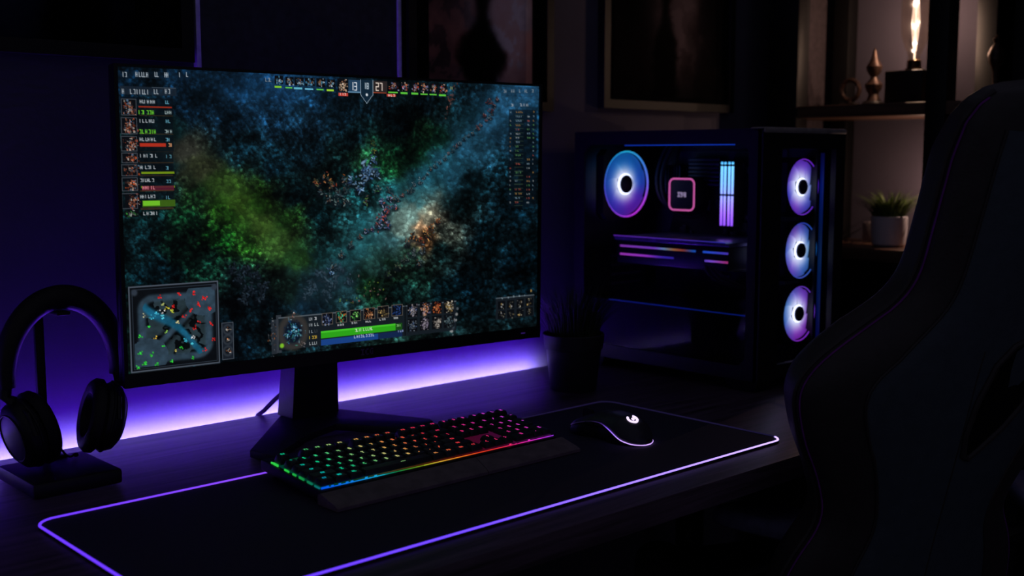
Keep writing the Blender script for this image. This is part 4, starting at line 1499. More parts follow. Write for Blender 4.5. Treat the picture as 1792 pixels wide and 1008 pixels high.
# motherboard with coolers
mbm = pm('circuit_board', rgb(20, 22, 34), 0.5, 0.5, var=0.4, scale=60, bump=0.5, bscale=150)
b = MB()
b.bx(PW - 0.054, PW - 0.050, 0.10, PD - 0.02, 0.160, PH - 0.04)
board = obj('motherboard', b, mbm, pc)
b = MB()
random.seed(12)
for _ in range(60):
    y, z = random.uniform(0.12, PD - 0.05), random.uniform(0.18, PH - 0.06)
    s = random.uniform(0.004, 0.014)
    b.box((PW - 0.056, y, z), (0.008 + s * 0.5, s, s * random.uniform(0.6, 1.8)), 0.0008)
obj('chips', b, pm('chips', rgb(52, 50, 64), 0.4, 0.6), board)
b = MB()
for i in range(7):
    b.box((PW - 0.066, 0.300, PH - 0.06 - i * 0.009), (0.022, 0.085, 0.006), 0.001)
for i in range(6):
    b.box((PW - 0.066, 0.408 - i * 0.008, 0.40), (0.022, 0.005, 0.075), 0.001)
obj('heatsinks', b, pm('heatsink', rgb(44, 46, 62), 0.35, 0.5, 0.6), board)
# pump block
PM = T(PW - 0.112, 0.332, 0.374) @ Ry(-PI / 2) @ Rz(PI / 2)
b = MB()
hw = 0.0365
sqr = rrect(-hw, hw, -hw, hw, 0.013, 6)
b.prism([(x, y) for x, y in sqr], -0.05, 0.0, 0, PM)
pump = obj('cooler_pump', b, blk, pc, smooth=30)
pts = [(x, y, 0.0006) for x, y in rrect(-hw + 0.002, hw - 0.002, -hw + 0.002, hw - 0.002, 0.012, 8)]
o = obj('light_ring', MB().tube(pts, 0.0018, 8, True, PM), em('pump_pink', rgb(238, 106, 186), 0.95), pump)
b = MB()
pixel_word('RGI', 0.0021, PM @ T(-0.0115, 0.0055, 0.0), b)
obj('pump_lettering', b, em('pump_text', rgb(190, 170, 210), 0.8), pump, smooth=0)
# coolant hoses
for dy, zz in ((0.05, 0.36), (0.064, 0.385)):
    b = MB()
    pts = []
    for t in np.linspace(0, 1, 18):
        p = (1 - t) ** 3 * Vector((PW - 0.08, 0.30, zz - 0.03)) + 3 * (1 - t) ** 2 * t * Vector((PW - 0.11, 0.33 + dy, 0.30)) + 3 * (1 - t) * t * t * Vector((PW - 0.11, 0.38 + dy, 0.40)) + t ** 3 * Vector((PW - 0.08, 0.33 + dy, PH - 0.02))
        pts.append(p)
    b.tube(pts, 0.0055, 10)
    obj('coolant_hose', b, pm('hose', rgb(30, 28, 36), 0.45), pc)
# memory sticks
for i, dy in enumerate((0.0, 0.0088, 0.0195, 0.0283)):
    y = 0.236 - dy
    b = MB().bx(PW - 0.094, PW - 0.054, y - 0.0022, y + 0.0022, 0.305, 0.450, 0.0006)
    stick = obj('memory_stick', b, blk, pc)
    b = MB()
    ya, yb_ = y - 0.0019, y + 0.0019
    nz_ = 30
    for q in range(nz_):
        z0, z1 = 0.309 + 0.128 * q / nz_, 0.309 + 0.128 * (q + 1) / nz_
        if 0.372 < z0 < 0.376:
            continue
        b.bx(PW - 0.097, PW - 0.0935, ya, yb_, z0, z1)
    b.box((PW - 0.0955, y, 0.4435), (0.003, 0.0044, 0.005), 0.0008)
    o = obj('light_bar', b, em_attr('memory_light', 2.2), stick, smooth=0)
    paint(o, lambda p: ramp([(0.30, (120, 60, 215)), (0.335, (150, 100, 245)), (0.365, (150, 150, 255)), (0.40, (120, 180, 255)), (0.44, (110, 200, 255)), (0.45, (40, 150, 220))], p[2]))
# graphics card
g0, g1 = 0.105, 0.415
b = MB()
b.bx(0.047, PW - 0.054, g0, g1, 0.276, 0.284, 0.0015)
b.bx(0.0462, 0.0472, g0 + 0.01, g1, 0.2835, 0.285)
gpu = obj('graphics_card', b, pm('gpu_plate', rgb(120, 112, 140), 0.30, 0.6, 0.4, var=0.5, scale=40), pc)
b = MB()
b.bx(0.050, PW - 0.056, g0 + 0.004, g1 - 0.004, 0.226, 0.2755, 0.004)
for i in range(3):
    b.cyl((0.13, g0 + 0.06 + i * 0.095, 0.226), (0.13, g0 + 0.06 + i * 0.095, 0.221), 0.042)
obj('cooler_shroud', b, blk, gpu)
b = MB()
for i in range(60):
    ya = g0 + 0.004 + (g1 - g0 - 0.02) * i / 60
    yb_ = g0 + 0.004 + (g1 - g0 - 0.02) * (i + 1) / 60
    f = i / 60
    if 0.2 < f < 0.27:
        continue
    b.bx(0.0485, 0.0502, ya, yb_, 0.2615, 0.2655)
    if f > 0.48 or f < 0.2:
        b.bx(0.0485, 0.0502, ya, yb_, 0.2435, 0.2475)
o = obj('light_bars', b, em_attr('gpu_light', 0.85), gpu, smooth=0)
gl = obj('added_glow_line', MB().bx(0.045, 0.0465, g0 + 0.01, g1, 0.2845, 0.2862), em_attr('gpu_added_glow', 0.7), gpu, smooth=0)  # added glowing edge that lights the card's top plate
paint(gl, lambda p: ramp([(0.1, (60, 60, 200)), (0.2, (40, 50, 190)), (0.28, (80, 40, 190)), (0.42, (120, 50, 210))], p[1]))


def gpu_col(p):
    f = (p[1] - g0) / (g1 - g0)
    if p[2] > 0.255:
        return ramp([(0, (90, 60, 200)), (0.18, (40, 90, 230)), (0.3, (30, 90, 190)), (0.38, (150, 60, 50)), (0.46, (170, 110, 60)), (0.55, (110, 150, 200)), (0.63, (130, 70, 210)), (1.0, (150, 60, 190))], f)
    return ramp([(0, (190, 50, 120)), (0.15, (140, 90, 240)), (0.3, (40, 40, 150)), (0.55, (60, 40, 180)), (0.7, (170, 60, 220)), (1, (190, 70, 210))], f)


paint(o, gpu_col)
# power leads of the graphics card
for k in range(3):
    b = MB()
    pts = []
    for t in np.linspace(0, 1, 16):
        p = (1 - t) ** 2 * Vector((0.052, 0.165 - k * 0.008, 0.236)) + 2 * (1 - t) * t * Vector((0.03 + k * 0.006, 0.150 - k * 0.02, 0.20)) + t * t * Vector((0.10, 0.075 - k * 0.016, 0.185))
        pts.append(p)
    b.tube(pts, 0.003, 8)
    obj('power_lead', b, pm('sleeved_lead', rgb(36, 22, 34), 0.6), pc)
# slot covers at the back
for i in range(4):
    b = MB()
    for j in range(12):
        b.bx(0.115 + j * 0.0085, 0.1215 + j * 0.0085, PD - 0.0085, PD - 0.0065, 0.165 + i * 0.021, 0.170 + i * 0.021)
    obj('slot_cover', b, pm('slot_cover', rgb(120, 90, 130), 0.4, 0.5, 0.4), pc, smooth=0)

# ========================================================= PICTURES ON WALL
frame_m = pm('black_frame', rgb(9, 9, 10), 0.5, 0.4)
matte_m = pm('black_mount', rgb(13, 13, 15), 0.95, 0.03)
PB = D


def picture(name, label, cat, x0, x1, z0, z1, fw, ax0, ax1, az0, az1, colfn, grid=(90, 130)):
    t = thing(name, label, cat, ((x0 + x1) / 2, YW, PB + z0))
    ox = (x0 + x1) / 2
    a = lambda x: x - ox
    c = lambda z: z - z0
    b = MB()
    b.plate([(a(x0), 0), (a(x1), 0), (a(x1), c(z1)), (a(x0), c(z1))], [(a(x0 + fw), fw), (a(x1 - fw), fw), (a(x1 - fw), c(z1 - fw)), (a(x0 + fw), c(z1 - fw))], -0.022, -0.001, FRONT)
    obj('frame', b, frame_m, t, smooth=20)
    obj('mount', MB().bx(a(x0 + fw), a(x1 - fw), -0.010, -0.002, fw, c(z1 - fw)), matte_m, t, smooth=0)
    W_, H_ = grid
    tb = bmesh.new()
    vs_ = [[tb.verts.new((a(ax0 + (ax1 - ax0) * i / (W_ - 1)), -0.0115, c(az0 + (az1 - az0) * j / (H_ - 1)))) for i in range(W_)] for j in range(H_)]
    for j in range(H_ - 1):
        for i in range(W_ - 1):
            tb.faces.new((vs_[j][i], vs_[j][i + 1], vs_[j + 1][i + 1], vs_[j + 1][i]))
    o = obj('print', MB().merge(tb), print_mat(name + '_ink'), t, smooth=0)
    uw, vh = ax1 - ax0, az1 - az0
    jj, ii = np.mgrid[0:H_, 0:W_]
    colr = colfn(ii / (W_ - 1) * uw, jj / (H_ - 1) * vh, uw, vh)
    at = o.data.color_attributes.new('Col', 'FLOAT_COLOR', 'POINT')
    at.data.foreach_set('color', np.concatenate([lin(np.clip(colr, 0, 255)).reshape(-1, 3), np.ones((W_ * H_, 1))], 1).ravel())
    return t


def smoke_figure(seed, warm, cool, dark, fx, base, cloud=(0.7, 0.3), amt=1.0):
    """cloudy sky with a dark upright shape: plain generic picture"""
    def f(x, z, w, h):
        n = fbm(x * 14 + seed, z * 14, 5, seed)
        m = fbm(x * 30 + seed, z * 30, 4, seed + 7)
        sky = np.exp(-((x - cloud[0] * w) / 0.09) ** 2 - ((z - cloud[1]) / 0.16) ** 2)
        sky = np.clip(sky * 1.3 * (0.4 + n), 0, 1) * amt
        hz = np.clip(1.2 * np.exp(-((z - 0.08) / 0.14) ** 2) * (m > 0.45) * m, 0, 1)
        out = np.array(dark)[None, None] + n[..., None] ** 2 * (np.array(warm)[None, None] * 0.55)
        out = out * (1 - sky[..., None]) + sky[..., None] * np.array(cool)
        out = out * (1 - 0.6 * hz[..., None]) + 0.6 * hz[..., None] * np.array(warm)
        # the shape: broad foot, narrow shoulders
        half = 0.022 + 0.030 * np.exp(-((z - base - 0.05) / 0.07) ** 2) + 0.010 * np.sin(z * 40 + seed)
        sil = 1 / (1 + np.exp((np.abs(x - fx * w) - half * (0.7 + 0.7 * m)) / 0.005))
        return out * (1 - 0.9 * sil[..., None])
    return f


picture('framed_picture', 'dark blue misty picture in a black frame above the headphones', 'picture', 0.30, 0.932, 0.615, 1.25, 0.022, 0.36, 0.835, 0.63, 1.20,
        smoke_figure(2, (30, 34, 52), (48, 58, 92), (6, 7, 12), 0.8, 0.0, (0.55, 0.14), 0.8))
picture('framed_picture', 'brown smoky picture in a black frame directly behind the monitor top', 'picture', 1.385, 1.782, 0.555, 1.22, 0.020, 1.443, 1.726, 0.60, 1.16,
        smoke_figure(5, (215, 140, 128), (240, 222, 240), (52, 40, 46), 0.50, 0.0, (0.72, 0.15), 1.0))
picture('framed_picture', 'almost black picture with a pale misty patch above the computer tower', 'picture', 1.944, 2.433, 0.568, 1.24, 0.020, 1.985, 2.385, 0.60, 1.19,
        smoke_figure(9, (24, 18, 20), (120, 105, 112), (4, 4, 5), 0.46, 0.0, (0.58, 0.20), 0.75))
pb = thing('pin_board', 'plain dark wall board with thin pale metal edges behind the monitor', 'board', (1.157, YW, PB + 0.50))
obj('panel', MB().bx(-0.208, 0.208, -0.010, -0.001, 0.003, 0.85), pm('board_cloth', rgb(62, 62, 74), 0.8, 0.3), pb, smooth=0)
for sx_ in (-1, 1):
    obj('frame_strip', MB().bx(sx_ * 0.2125 - 0.0042, sx_ * 0.2125 + 0.0042, -0.014, -0.001, 0, 0.86, 0.0008), pm('brushed_aluminium', rgb(226, 224, 238), 0.45, 0.5, 0.2), pb)

# =============================================================== SHELF UNIT
SF, SBK = 2.50, 2.785                    # front and back planes (x)
su = thing('shelf_unit', 'dark open shelf unit standing against the wall at the right', 'shelf', ((SF + SBK) / 2, 1.43, 0))
sm = wood_mat('shelf_wood', rgb(66, 48, 40), rgb(118, 86, 68), 0.45, 'Y')
ox, oy = (SF + SBK) / 2, 1.43


def sbox(name, x0, x1, y0, y1, z0, z1, mat):
    return obj(name, MB().bx(x0 - ox, x1 - ox, y0 - oy, y1 - oy, z0, z1, 0.002), mat, su)


TOPZ = D + 1.15
sbox('post', SF, SF + 0.05, 1.655, 1.745, 0.0005, TOPZ, steel)
sbox('post', SBK - 0.045, SBK, 1.660, 1.705, 0.0005, TOPZ, steel)
sbox('post', SF, SF + 0.05, 1.262, 1.312, 0.0005, TOPZ, steel)
sbox('post', SBK - 0.045, SBK, 1.262, 1.312, 0.0005, TOPZ, steel)
sbox('post', SF, SF + 0.05, 1.075, 1.115, 0.0005, TOPZ, steel)
sbox('post', SBK - 0.045, SBK, 1.075, 1.115, 0.0005, TOPZ, steel)
sbox('added_led_block', SF + 0.05, SBK, 1.733, 1.743, 0.02, TOPZ - 0.03, pm('grey_panel', rgb(76, 68, 74), 0.8, 0.3))  # added end panel that keeps the purple LED light out
sbox('divider_panel', SF + 0.05, SBK, 1.10, 1.115, 0.02, TOPZ - 0.03, matte_m)
sbox('bay_back_panel', SBK - 0.006, SBK, 1.115, 1.262, 0.02, TOPZ - 0.03, matte_m)
UZ, LZ = D + 0.583, D + 0.236
for zt in (UZ, LZ, D - 0.28, TOPZ):
    sbox('shelf_board', SF + 0.004, SBK, 1.078, 1.742, zt - 0.030, zt, sm)

# lamp: long filament bulb on a dark block
lx, ly = 2.655, 1.425
lm = thing('bulb_lamp', 'glowing filament bulb lamp on a dark wooden block on the upper shelf', 'lamp', (lx, ly, UZ))
obj('lamp_base', MB().box((0, 0, 0.0415), (0.10, 0.10, 0.082), 0.003), pm('lamp_block', rgb(30, 24, 22), 0.5, 0.4), lm)
obj('lamp_socket', MB().lathe([(0, 0.082), (0.022, 0.082), (0.022, 0.088), (0.017, 0.090), (0.016, 0.108), (0.013, 0.110), (0, 0.110)], 28), pm('brass_dark', rgb(96, 70, 44), 0.35, 0.5, 0.9), lm)
bulb = obj('bulb', MB().lathe([(0.012, 0.110), (0.014, 0.120), (0.024, 0.142), (0.032, 0.168), (0.034, 0.20), (0.034, 0.27), (0.031, 0.30), (0.02, 0.322), (0, 0.33)], 40), glass_mat('bulb_glass', (0.96, 0.90, 0.82, 1), 0.10, 0.12), lm)
fil = em('filament', (1.0, 0.66, 0.50, 1), 3.2)
b = MB()
b.cyl((0, 0, 0.112), (0, 0, 0.30), 0.0015, seg=10)
for k in range(4):
    a = 2 * PI * k / 4
    b.tube([(0.003 * math.cos(a), 0.003 * math.sin(a), 0.13), (0.010 * math.cos(a), 0.010 * math.sin(a), 0.20), (0.003 * math.cos(a), 0.003 * math.sin(a), 0.29)], 0.0006, 6)
obj('filament', b, fil, bulb)
for zz in (0.15, 0.20, 0.25):
    pl = bpy.data.lights.new('bulb_glow', 'POINT')
    pl.energy = 0.75
    pl.color = (1.0, 0.66, 0.50)
    pl.shadow_soft_size = 0.0
    po = bpy.data.objects.new('bulb_glow', pl)
    COL.objects.link(po)
    po.parent = lm
    po.location = (0.004, 0, zz)

# small ornaments
bronze = pm('dark_bronze', rgb(72, 54, 46), 0.35, 0.5, 0.5, var=0.6, scale=120)


def ornament(name, label, x, y, z, prof, extra=None):
    t = thing(name, label, 'ornament', (x, y, z))
    obj('base', MB().lathe([(0, 0.0003), (0.028, 0.0003), (0.028, 0.008), (0.022, 0.014), (0, 0.014)], 24), pm('ornament_base', rgb(28, 24, 24), 0.4), t)
    mb = MB().lathe(prof, 28)
    if extra:
        extra(mb)
    obj('figure', mb, bronze, t)
    return t


def ring_extra(mb):
    mb.torus(0.026, 0.006, T(0, 0, 0.046) @ Ry(PI / 2), 0, 32, 8)


ornament('ornament', 'small bronze ornament with a pointed top, left of the bulb lamp', 2.66, 1.535, UZ,
         [(0, 0.014), (0.018, 0.014), (0.012, 0.03), (0.020, 0.045), (0.022, 0.055), (0.012, 0.066), (0.008, 0.074), (0.017, 0.086), (0.020, 0.100), (0.013, 0.112), (0.008, 0.122), (0.004, 0.14), (0, 0.148)])
ornament('ring_ornament', 'dark ring-shaped ornament behind the inner shelf post', 2.70, 1.66 - 0.035, UZ, [(0, 0.014), (0.008, 0.014), (0.008, 0.02), (0, 0.02)], ring_extra)
ornament('ornament', 'slim bronze ornament in the dark shelf bay right of the bulb lamp', 2.62, 1.205, UZ,
         [(0, 0.014), (0.014, 0.014), (0.006, 0.03), (0.007, 0.07), (0.014, 0.085), (0.020, 0.105), (0.014, 0.122), (0.006, 0.132), (0.010, 0.142), (0, 0.152)])

# lower shelf: white pot, small pale box, candle light
wp = thing('potted_grass', 'green grass plant in a white pot on the lower shelf', 'plant', (2.60, 1.445, LZ))
b = MB()
b.lathe([(0, 0.0005), (0.034, 0.0005), (0.040, 0.006), (0.043, 0.03), (0.044, 0.074), (0.0425, 0.075), (0.041, 0.066), (0, 0.066)], 48)
obj('pot', b, pm('white_ceramic', rgb(226, 226, 238), 0.22, 0.5, var=0.04), wp)
obj('soil', MB().lathe([(0, 0.0665), (0.041, 0.0662)], 24), pm('dark_soil', rgb(20, 16, 14), 0.9), wp)
obj('foliage', grass(230, 0.034, 0, 0.05, 0.085, 0.95, 8, 0.0026, 0.5), pm('grass_green', rgb(74, 94, 44), 0.6, 0.3, var=0.35, scale=30), wp, M=T(0, 0, 0.065))
tag(obj('box', MB().box((0, 0, 0.0265), (0.04, 0.04, 0.052), 0.002), pm('pale_card', rgb(150, 140, 140), 0.7)), 'small pale box beside the white pot on the lower shelf', 'box').location = (2.70, 1.545, LZ)
cd = thing('candle_lamp', 'small warm candle lamp behind the white pot on the lower shelf', 'lamp', (2.68, 1.375, LZ))
obj('candle_body', MB().lathe([(0, 0.0005), (0.022, 0.0005), (0.022, 0.10), (0.018, 0.102), (0, 0.100)], 28), pm('candle_wax', rgb(200, 180, 160), 0.5, 0.4), cd)
obj('flame', MB().lathe([(0, 0.102), (0.004, 0.108), (0.0055, 0.116), (0.003, 0.128), (0, 0.138)], 16), em('candle_flame', (1.0, 0.55, 0.26, 1), 14.0), cd)
pl2 = bpy.data.lights.new('candle_glow', 'POINT')
pl2.energy = 1.0
pl2.color = (1.0, 0.62, 0.46)
pl2.shadow_soft_size = 0.0
po2 = bpy.data.objects.new('candle_glow', pl2)
COL.objects.link(po2)
po2.parent = cd
po2.location = (-0.01, 0, 0.15)

# ============================================================ GAMING CHAIR
ch = thing('gaming_chair', 'black high-back gaming chair with purple stitching facing the desk', 'chair', (1.60, 0.93, 0.0))
S = 1.10
P0 = Vector((1.358 * S + 0.735 * 0.034, 0.68 * S - 0.678 * 0.034, 0.46 + (0.16 - 0.46) * S + D)) - Vector((1.60, 0.93, 0))
ya_ = math.radians(23.5)
rc = math.radians(15)
cf = Vector((math.sin(ya_), math.cos(ya_), 0))
cu = Vector((math.cos(ya_), -math.sin(ya_), 0))
cv = Vector((0, 0, 1)) * math.cos(rc) - cf * math.sin(rc)
cn = cu.cross(cv) * -1                       # forward normal of the backrest
if cn.dot(cf) < 0:
    cn = -cn
# (v, left edge u, centre u) traced heights of the backrest, in metres
E_ = [(-0.44, -0.205, 0.006), (-0.34, -0.205, 0.006), (-0.285, -0.197, 0.006), (-0.247, -0.183, 0.006), (-0.209, -0.160, 0.006), (-0.158, -0.156, 0.007), (-0.097, -0.177, 0.008), (-0.046, -0.207, 0.009),
      (0.010, -0.2285, 0.010), (0.040, -0.2285, 0.010), (0.068, -0.207, 0.011), (0.099, -0.166, 0.013), (0.13, -0.120, 0.015), (0.155, -0.098, 0.018), (0.18, -0.090, 0.02), (0.237, -0.0865, 0.026), (0.312, -0.082, 0.03),
      (0.345, -0.077, 0.031), (0.365, -0.067, 0.031), (0.380, -0.050, 0.031), (0.389, -0.022, 0.031), (0.391, 0.0, 0.031)]
ev = np.array([e[0] for e in E_]) * S
el = (np.array([e[1] for e in E_]) + 0.014) * S
ec = np.array([e[2] for e in E_]) * S
VS = np.concatenate([np.linspace(ev[0], 0.34 * S, 74), np.linspace(0.345 * S, ev[-1], 14)])
ev = ev - 0.030 * np.clip((0.30 * S - ev) / (0.16 * S), 0, 1) * np.clip((ev + 0.20 * S) / (0.06 * S), 0, 1)
EL_ = np.interp(VS, ev, el)
EC_ = np.interp(VS, ev, ec)
k_ = np.array([1, 2, 3, 2, 1]) / 9
pad_ = np.pad(EL_[:74], 2, mode='edge')
EL_[:74] = np.convolve(pad_, k_, 'valid')
NR = 72


def chair_ring(i):
    v, l, c = VS[i], EL_[i], EC_[i]
    hw = c - l
    hw = max(hw, 0.012)
    th = 0.085 if v < 0.3 * S else 0.085 - 0.035 * (v - 0.3 * S) / (0.09 * S)
    ring = []
    for k in range(NR):
        a = 2 * PI * k / NR
        cc, ss = math.cos(a), math.sin(a)
        uu_ = hw * math.copysign(abs(cc) ** 0.42, cc)
        ww_ = math.copysign(abs(ss) ** 0.55, ss)          # -1 back face .. +1 front face
        q = abs(uu_) / hw
        w = (th / 2) * ww_ + th / 2
        if ww_ > 0:
            w += 0.045 * ww_ * (q ** 3) * min(1, hw / 0.18)             # bolsters
        else:
            w += 0.020 * q ** 2 * min(1, hw / 0.15) - 0.006 * (1 - q)          # back shell curves round
        ring.append((c + uu_, v, w))
    return ring


def c3(p):
    return P0 + cu * p[0] + cv * p[1] + cn * p[2]


rings = [chair_ring(i) for i in range(len(VS))]
blk_leather = pm('chair_leather', rgb(58, 53, 53), 0.5, 0.4, var=0.1, bump=0.25, bscale=220)
panel_m = pm('chair_panel', rgb(70, 80, 90), 0.55, 0.4, var=0.1, bump=0.25, bscale=220)
purple_thread = pm('purple_thread', rgb(130, 38, 150), 0.6, 0.3)
t = bmesh.new()
vs_ = [[t.verts.new(c3(p)) for p in r] for r in rings]
for i, (a_, b__) in enumerate(zip(vs_[:-1], vs_[1:])):
    for k in range(NR):
        j = (k + 1) % NR
        t.faces.new((a_[k], a_[j], b__[j], b__[k]))
t.faces.new(vs_[0])
t.faces.new(vs_[-1])
bmesh.ops.recalc_face_normals(t, faces=t.faces)
back = obj('backrest', MB().merge(t), blk_leather, ch, smooth=70)
# the raised centre panel of the back shell
def back_w(i, du):
    """w of the back face at offset du from the centre in row i"""
    v, l, c = VS[i], EL_[i], EC_[i]
    hw = max(c - l, 0.012)
    th = 0.085 if v < 0.3 * S else 0.085 - 0.035 * (v - 0.3 * S) / (0.09 * S)
    q = min(abs(du) / hw, 0.999)
    cc = q ** (1 / 0.42)
    ss = math.sqrt(max(0, 1 - cc * cc))
    ww_ = -(ss ** 0.55)
    return (th / 2) * ww_ + th / 2 + 0.020 * q ** 2 * min(1, hw / 0.15) - 0.006 * (1 - q)


def inset(i):
    return max(0.028, min(0.085, (EC_[i] - EL_[i]) * 0.40))


sel = [i for i in range(len(VS)) if VS[i] < 0.345 * S]
t = bmesh.new()
rows_ = []
for i in sel:
    hwp = (EC_[i] - EL_[i]) - inset(i)
    row = []
    for f in np.linspace(-1, 1, 17):
        du = hwp * f
        row.append(t.verts.new(c3((EC_[i] + du, VS[i], back_w(i, du) - 0.003 * (1 - abs(f) ** 8) - 0.0004))))
    rows_.append(row)
for a_, b__ in zip(rows_[:-1], rows_[1:]):
    for k in range(16):
        t.faces.new((a_[k], a_[k + 1], b__[k + 1], b__[k]))
bmesh.ops.recalc_face_normals(t, faces=t.faces)
panel = obj('back_panel', MB().merge(t), panel_m, ch, smooth=70)
for sgn in (-1, 1):
    pts = []
    for i in sel:
        hwp = (EC_[i] - EL_[i]) - inset(i)
        pts.append(c3((EC_[i] + sgn * hwp, VS[i], back_w(i, hwp) - 0.001)))
    obj('seam', MB().tube(pts, 0.0022, 6), blk_leather, panel)
obj('seam', MB().tube([c3((EC_[i], VS[i], back_w(i, 0) - 0.0032)) for i in sel if VS[i] < 0.07], 0.0012, 6), blk_leather, panel)
# piping and stitched line near the rim
kpip, kst = int(NR * 0.520), int(NR * 0.548)
for sgn in (-1, 1):
    for kk, rr, nm, mt in ((kpip, 0.0042, 'piping', blk_leather), (kst, None, 'stitching', purple_thread)):
        k = kk if sgn < 0 else (NR // 2 - kk) % NR
        path = [c3(rings[i][k]) for i in range(len(VS) - 3)]
        cen = [c3((EC_[i], VS[i], 0.04)) for i in range(len(VS) - 3)]
        path = [p + (p - q).normalized() * 0.0012 for p, q in zip(path, cen)]
        b = MB()
        if rr:
            b.tube(path, rr, 8)
        else:
            fine = []
            for p, q in zip(path[:-1], path[1:]):
                nseg_ = max(1, int((q - p).length / 0.004))
                fine += [p.lerp(q, s / nseg_) for s in range(nseg_)]
            for i in range(0, len(fine) - 2, 2):
                b.tube([fine[i], fine[i + 1], fine[i + 2]], 0.0014, 5)
        obj(nm, b, mt, back)
# strap slot to the right of the centre seam
slot = [(u_ - 0.03, v_) for u_, v_ in [(0.050, -0.095), (0.046, -0.06), (0.052, -0.01), (0.070, 0.045), (0.095, 0.072), (0.130, 0.082), (0.150, 0.070), (0.152, 0.02), (0.140, -0.02), (0.112, -0.055), (0.078, -0.085), (0.060, -0.10)]]


def slot_pt(u, v, dw):
    i = int(np.argmin(abs(VS - v)))
    return c3((u, v, back_w(i, u - EC_[i]) + dw))


b = MB()
dn = []
for i in range(len(slot)):
    p, q = slot[i], slot[(i + 1) % len(slot)]
    dn += [(p[0] + (q[0] - p[0]) * s / 4, p[1] + (q[1] - p[1]) * s / 4) for s in range(4)]
b.tube([slot_pt(u, v, -0.004) for u, v in dn], 0.005, 8, True)
obj('slot_rim', b, blk_leather, ch)
t = bmesh.new()
ctr = t.verts.new(slot_pt(0.068, 0.0, -0.0038))
rim_v = [t.verts.new(slot_pt(u, v, -0.0038)) for u, v in dn]
for i in range(len(rim_v)):
    t.faces.new((ctr, rim_v[i], rim_v[(i + 1) % len(rim_v)]))
bmesh.ops.recalc_face_normals(t, faces=t.faces)
obj('slot_lining', MB().merge(t), pm('slot_black', rgb(5, 5, 6), 0.8, 0.2), ch, smooth=60)
# seat, arms, lift and star base
seat_c = P0 + cu * 0.01 + cf * 0.30
SZ = 0.455
SM = Matrix.Translation((seat_c.x, seat_c.y, SZ)) @ Rz(-ya_)
b = MB()
b.box((0, 0, 0), (0.44, 0.46, 0.09), 0.035, SM, seg=4)
for sgn in (-1, 1):
    b.box((sgn * 0.225, 0.01, 0.015), (0.085, 0.44, 0.10), 0.035, SM, seg=4)
obj('seat', b, blk_leather, ch, smooth=60)
b = MB()
lo = P0 + cu * 0.01 + cv * (-0.44 * S) + cn * 0.05
b.tube([lo + Vector((0, 0, 0.06)), lo + cf * 0.02 - Vector((0, 0, 0.01)), Vector((seat_c.x, seat_c.y, SZ - 0.06)) - cf * 0.12], 0.02, 10, sx=5.0, up=cf)
obj('back_bracket', b, steel, ch)
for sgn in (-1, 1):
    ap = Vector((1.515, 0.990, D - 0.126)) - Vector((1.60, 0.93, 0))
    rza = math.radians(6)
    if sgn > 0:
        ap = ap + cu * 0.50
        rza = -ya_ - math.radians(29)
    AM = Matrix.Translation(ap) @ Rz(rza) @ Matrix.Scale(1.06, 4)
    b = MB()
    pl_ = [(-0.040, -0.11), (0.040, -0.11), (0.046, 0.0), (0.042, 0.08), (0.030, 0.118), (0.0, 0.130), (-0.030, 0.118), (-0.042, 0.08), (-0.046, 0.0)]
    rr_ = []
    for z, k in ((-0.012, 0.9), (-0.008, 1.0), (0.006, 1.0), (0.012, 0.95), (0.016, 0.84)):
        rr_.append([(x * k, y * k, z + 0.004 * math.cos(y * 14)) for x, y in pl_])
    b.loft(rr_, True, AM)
    arm = obj('armrest', b, pm('arm_pad_blue_sheen', rgb(112, 110, 146), 0.36, 0.5), ch, smooth=60)  # black pad with the bluish sheen put into its colour
    b = MB()
    foot = Vector((seat_c.x, seat_c.y, SZ - 0.05)) + cu * (sgn * 0.285) + cf * 0.0
    b.tube([ap + Vector((0, 0, -0.012)), ap + Vector((0, 0, -0.05)), Vector((foot.x, foot.y, ap.z - 0.10)), foot, foot - cu * (sgn * 0.12)], 0.016, 10, sx=1.6)
    obj('arm_support', b, steel, arm)
b = MB()
b.cyl((seat_c.x, seat_c.y, 0.10), (seat_c.x, seat_c.y, SZ - 0.05), 0.028, seg=20)
b.box((0, 0, -0.065), (0.22, 0.24, 0.03), 0.006, SM)
obj('gas_lift', b, steel, ch)
b = MB()
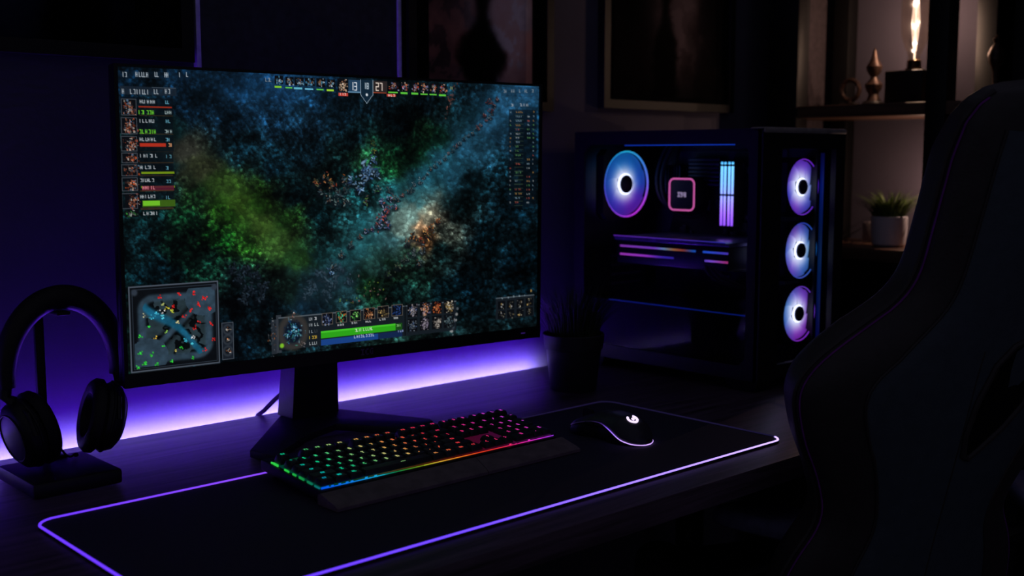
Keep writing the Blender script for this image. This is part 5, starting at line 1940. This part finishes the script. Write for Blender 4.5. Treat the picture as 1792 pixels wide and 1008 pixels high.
for k in range(5):
    a = 2 * PI * k / 5 + 0.2
    d = Vector((math.cos(a), math.sin(a), 0))
    c0 = Vector((seat_c.x, seat_c.y, 0.105))
    b.tube([c0, c0 + d * 0.16 + Vector((0, 0, -0.01)), c0 + d * 0.30 + Vector((0, 0, -0.035))], lambda t_: 0.024 - 0.008 * t_, 10)
obj('star_base', b, steel, ch)
for k in range(5):
    a = 2 * PI * k / 5 + 0.2
    d = Vector((math.cos(a), math.sin(a), 0))
    s_ = Vector((-d.y, d.x, 0))
    c0 = Vector((seat_c.x, seat_c.y, 0.031)) + d * 0.305
    b = MB()
    for q in (-1, 1):
        b.cyl(c0 + s_ * (q * 0.008), c0 + s_ * (q * 0.022), 0.03, seg=20)
    b.cyl(c0 + Vector((0, 0, 0.0)), c0 + Vector((0, 0, 0.05)), 0.008, seg=10)
    obj('caster', b, blk, ch)

# ============================================================ WORLD, CAMERA
w = bpy.data.worlds.new('room_dusk')
scene.world = w
w.use_nodes = True
bg = w.node_tree.nodes['Background']
bg.inputs['Color'].default_value = (0.66, 0.66, 1.0, 1)
bg.inputs['Strength'].default_value = 0.056

cam = bpy.data.cameras.new('camera')
co_ = bpy.data.objects.new('camera', cam)
COL.objects.link(co_)
cam.sensor_width = 36.0
cam.lens = 2000.0 / 1792.0 * 36.0
cam.clip_start = 0.05
co_.location = (0, 0, D + 0.46)
pitch = math.atan(232.0 / 2000.0)
yaw = math.radians(47.327)                     # +x lies this far right of the viewing direction
co_.rotation_euler = (PI / 2 - pitch, 0, yaw - PI / 2)
cam.dof.use_dof = True
cam.dof.focus_distance = 1.75
cam.dof.aperture_fstop = 3.8
scene.camera = co_

scene.view_settings.view_transform = 'Standard'
scene.view_settings.look = 'None'
scene.view_settings.exposure = 0.0
scene.view_settings.gamma = 1.0
scene.view_settings.use_curve_mapping = False
scene.cycles.use_denoising = True
scene.cycles.max_bounces = 8
scene.cycles.transparent_max_bounces = 16
scene.cycles.caustics_reflective = False
scene.cycles.caustics_refractive = False
scene.cycles.sample_clamp_indirect = 4.0
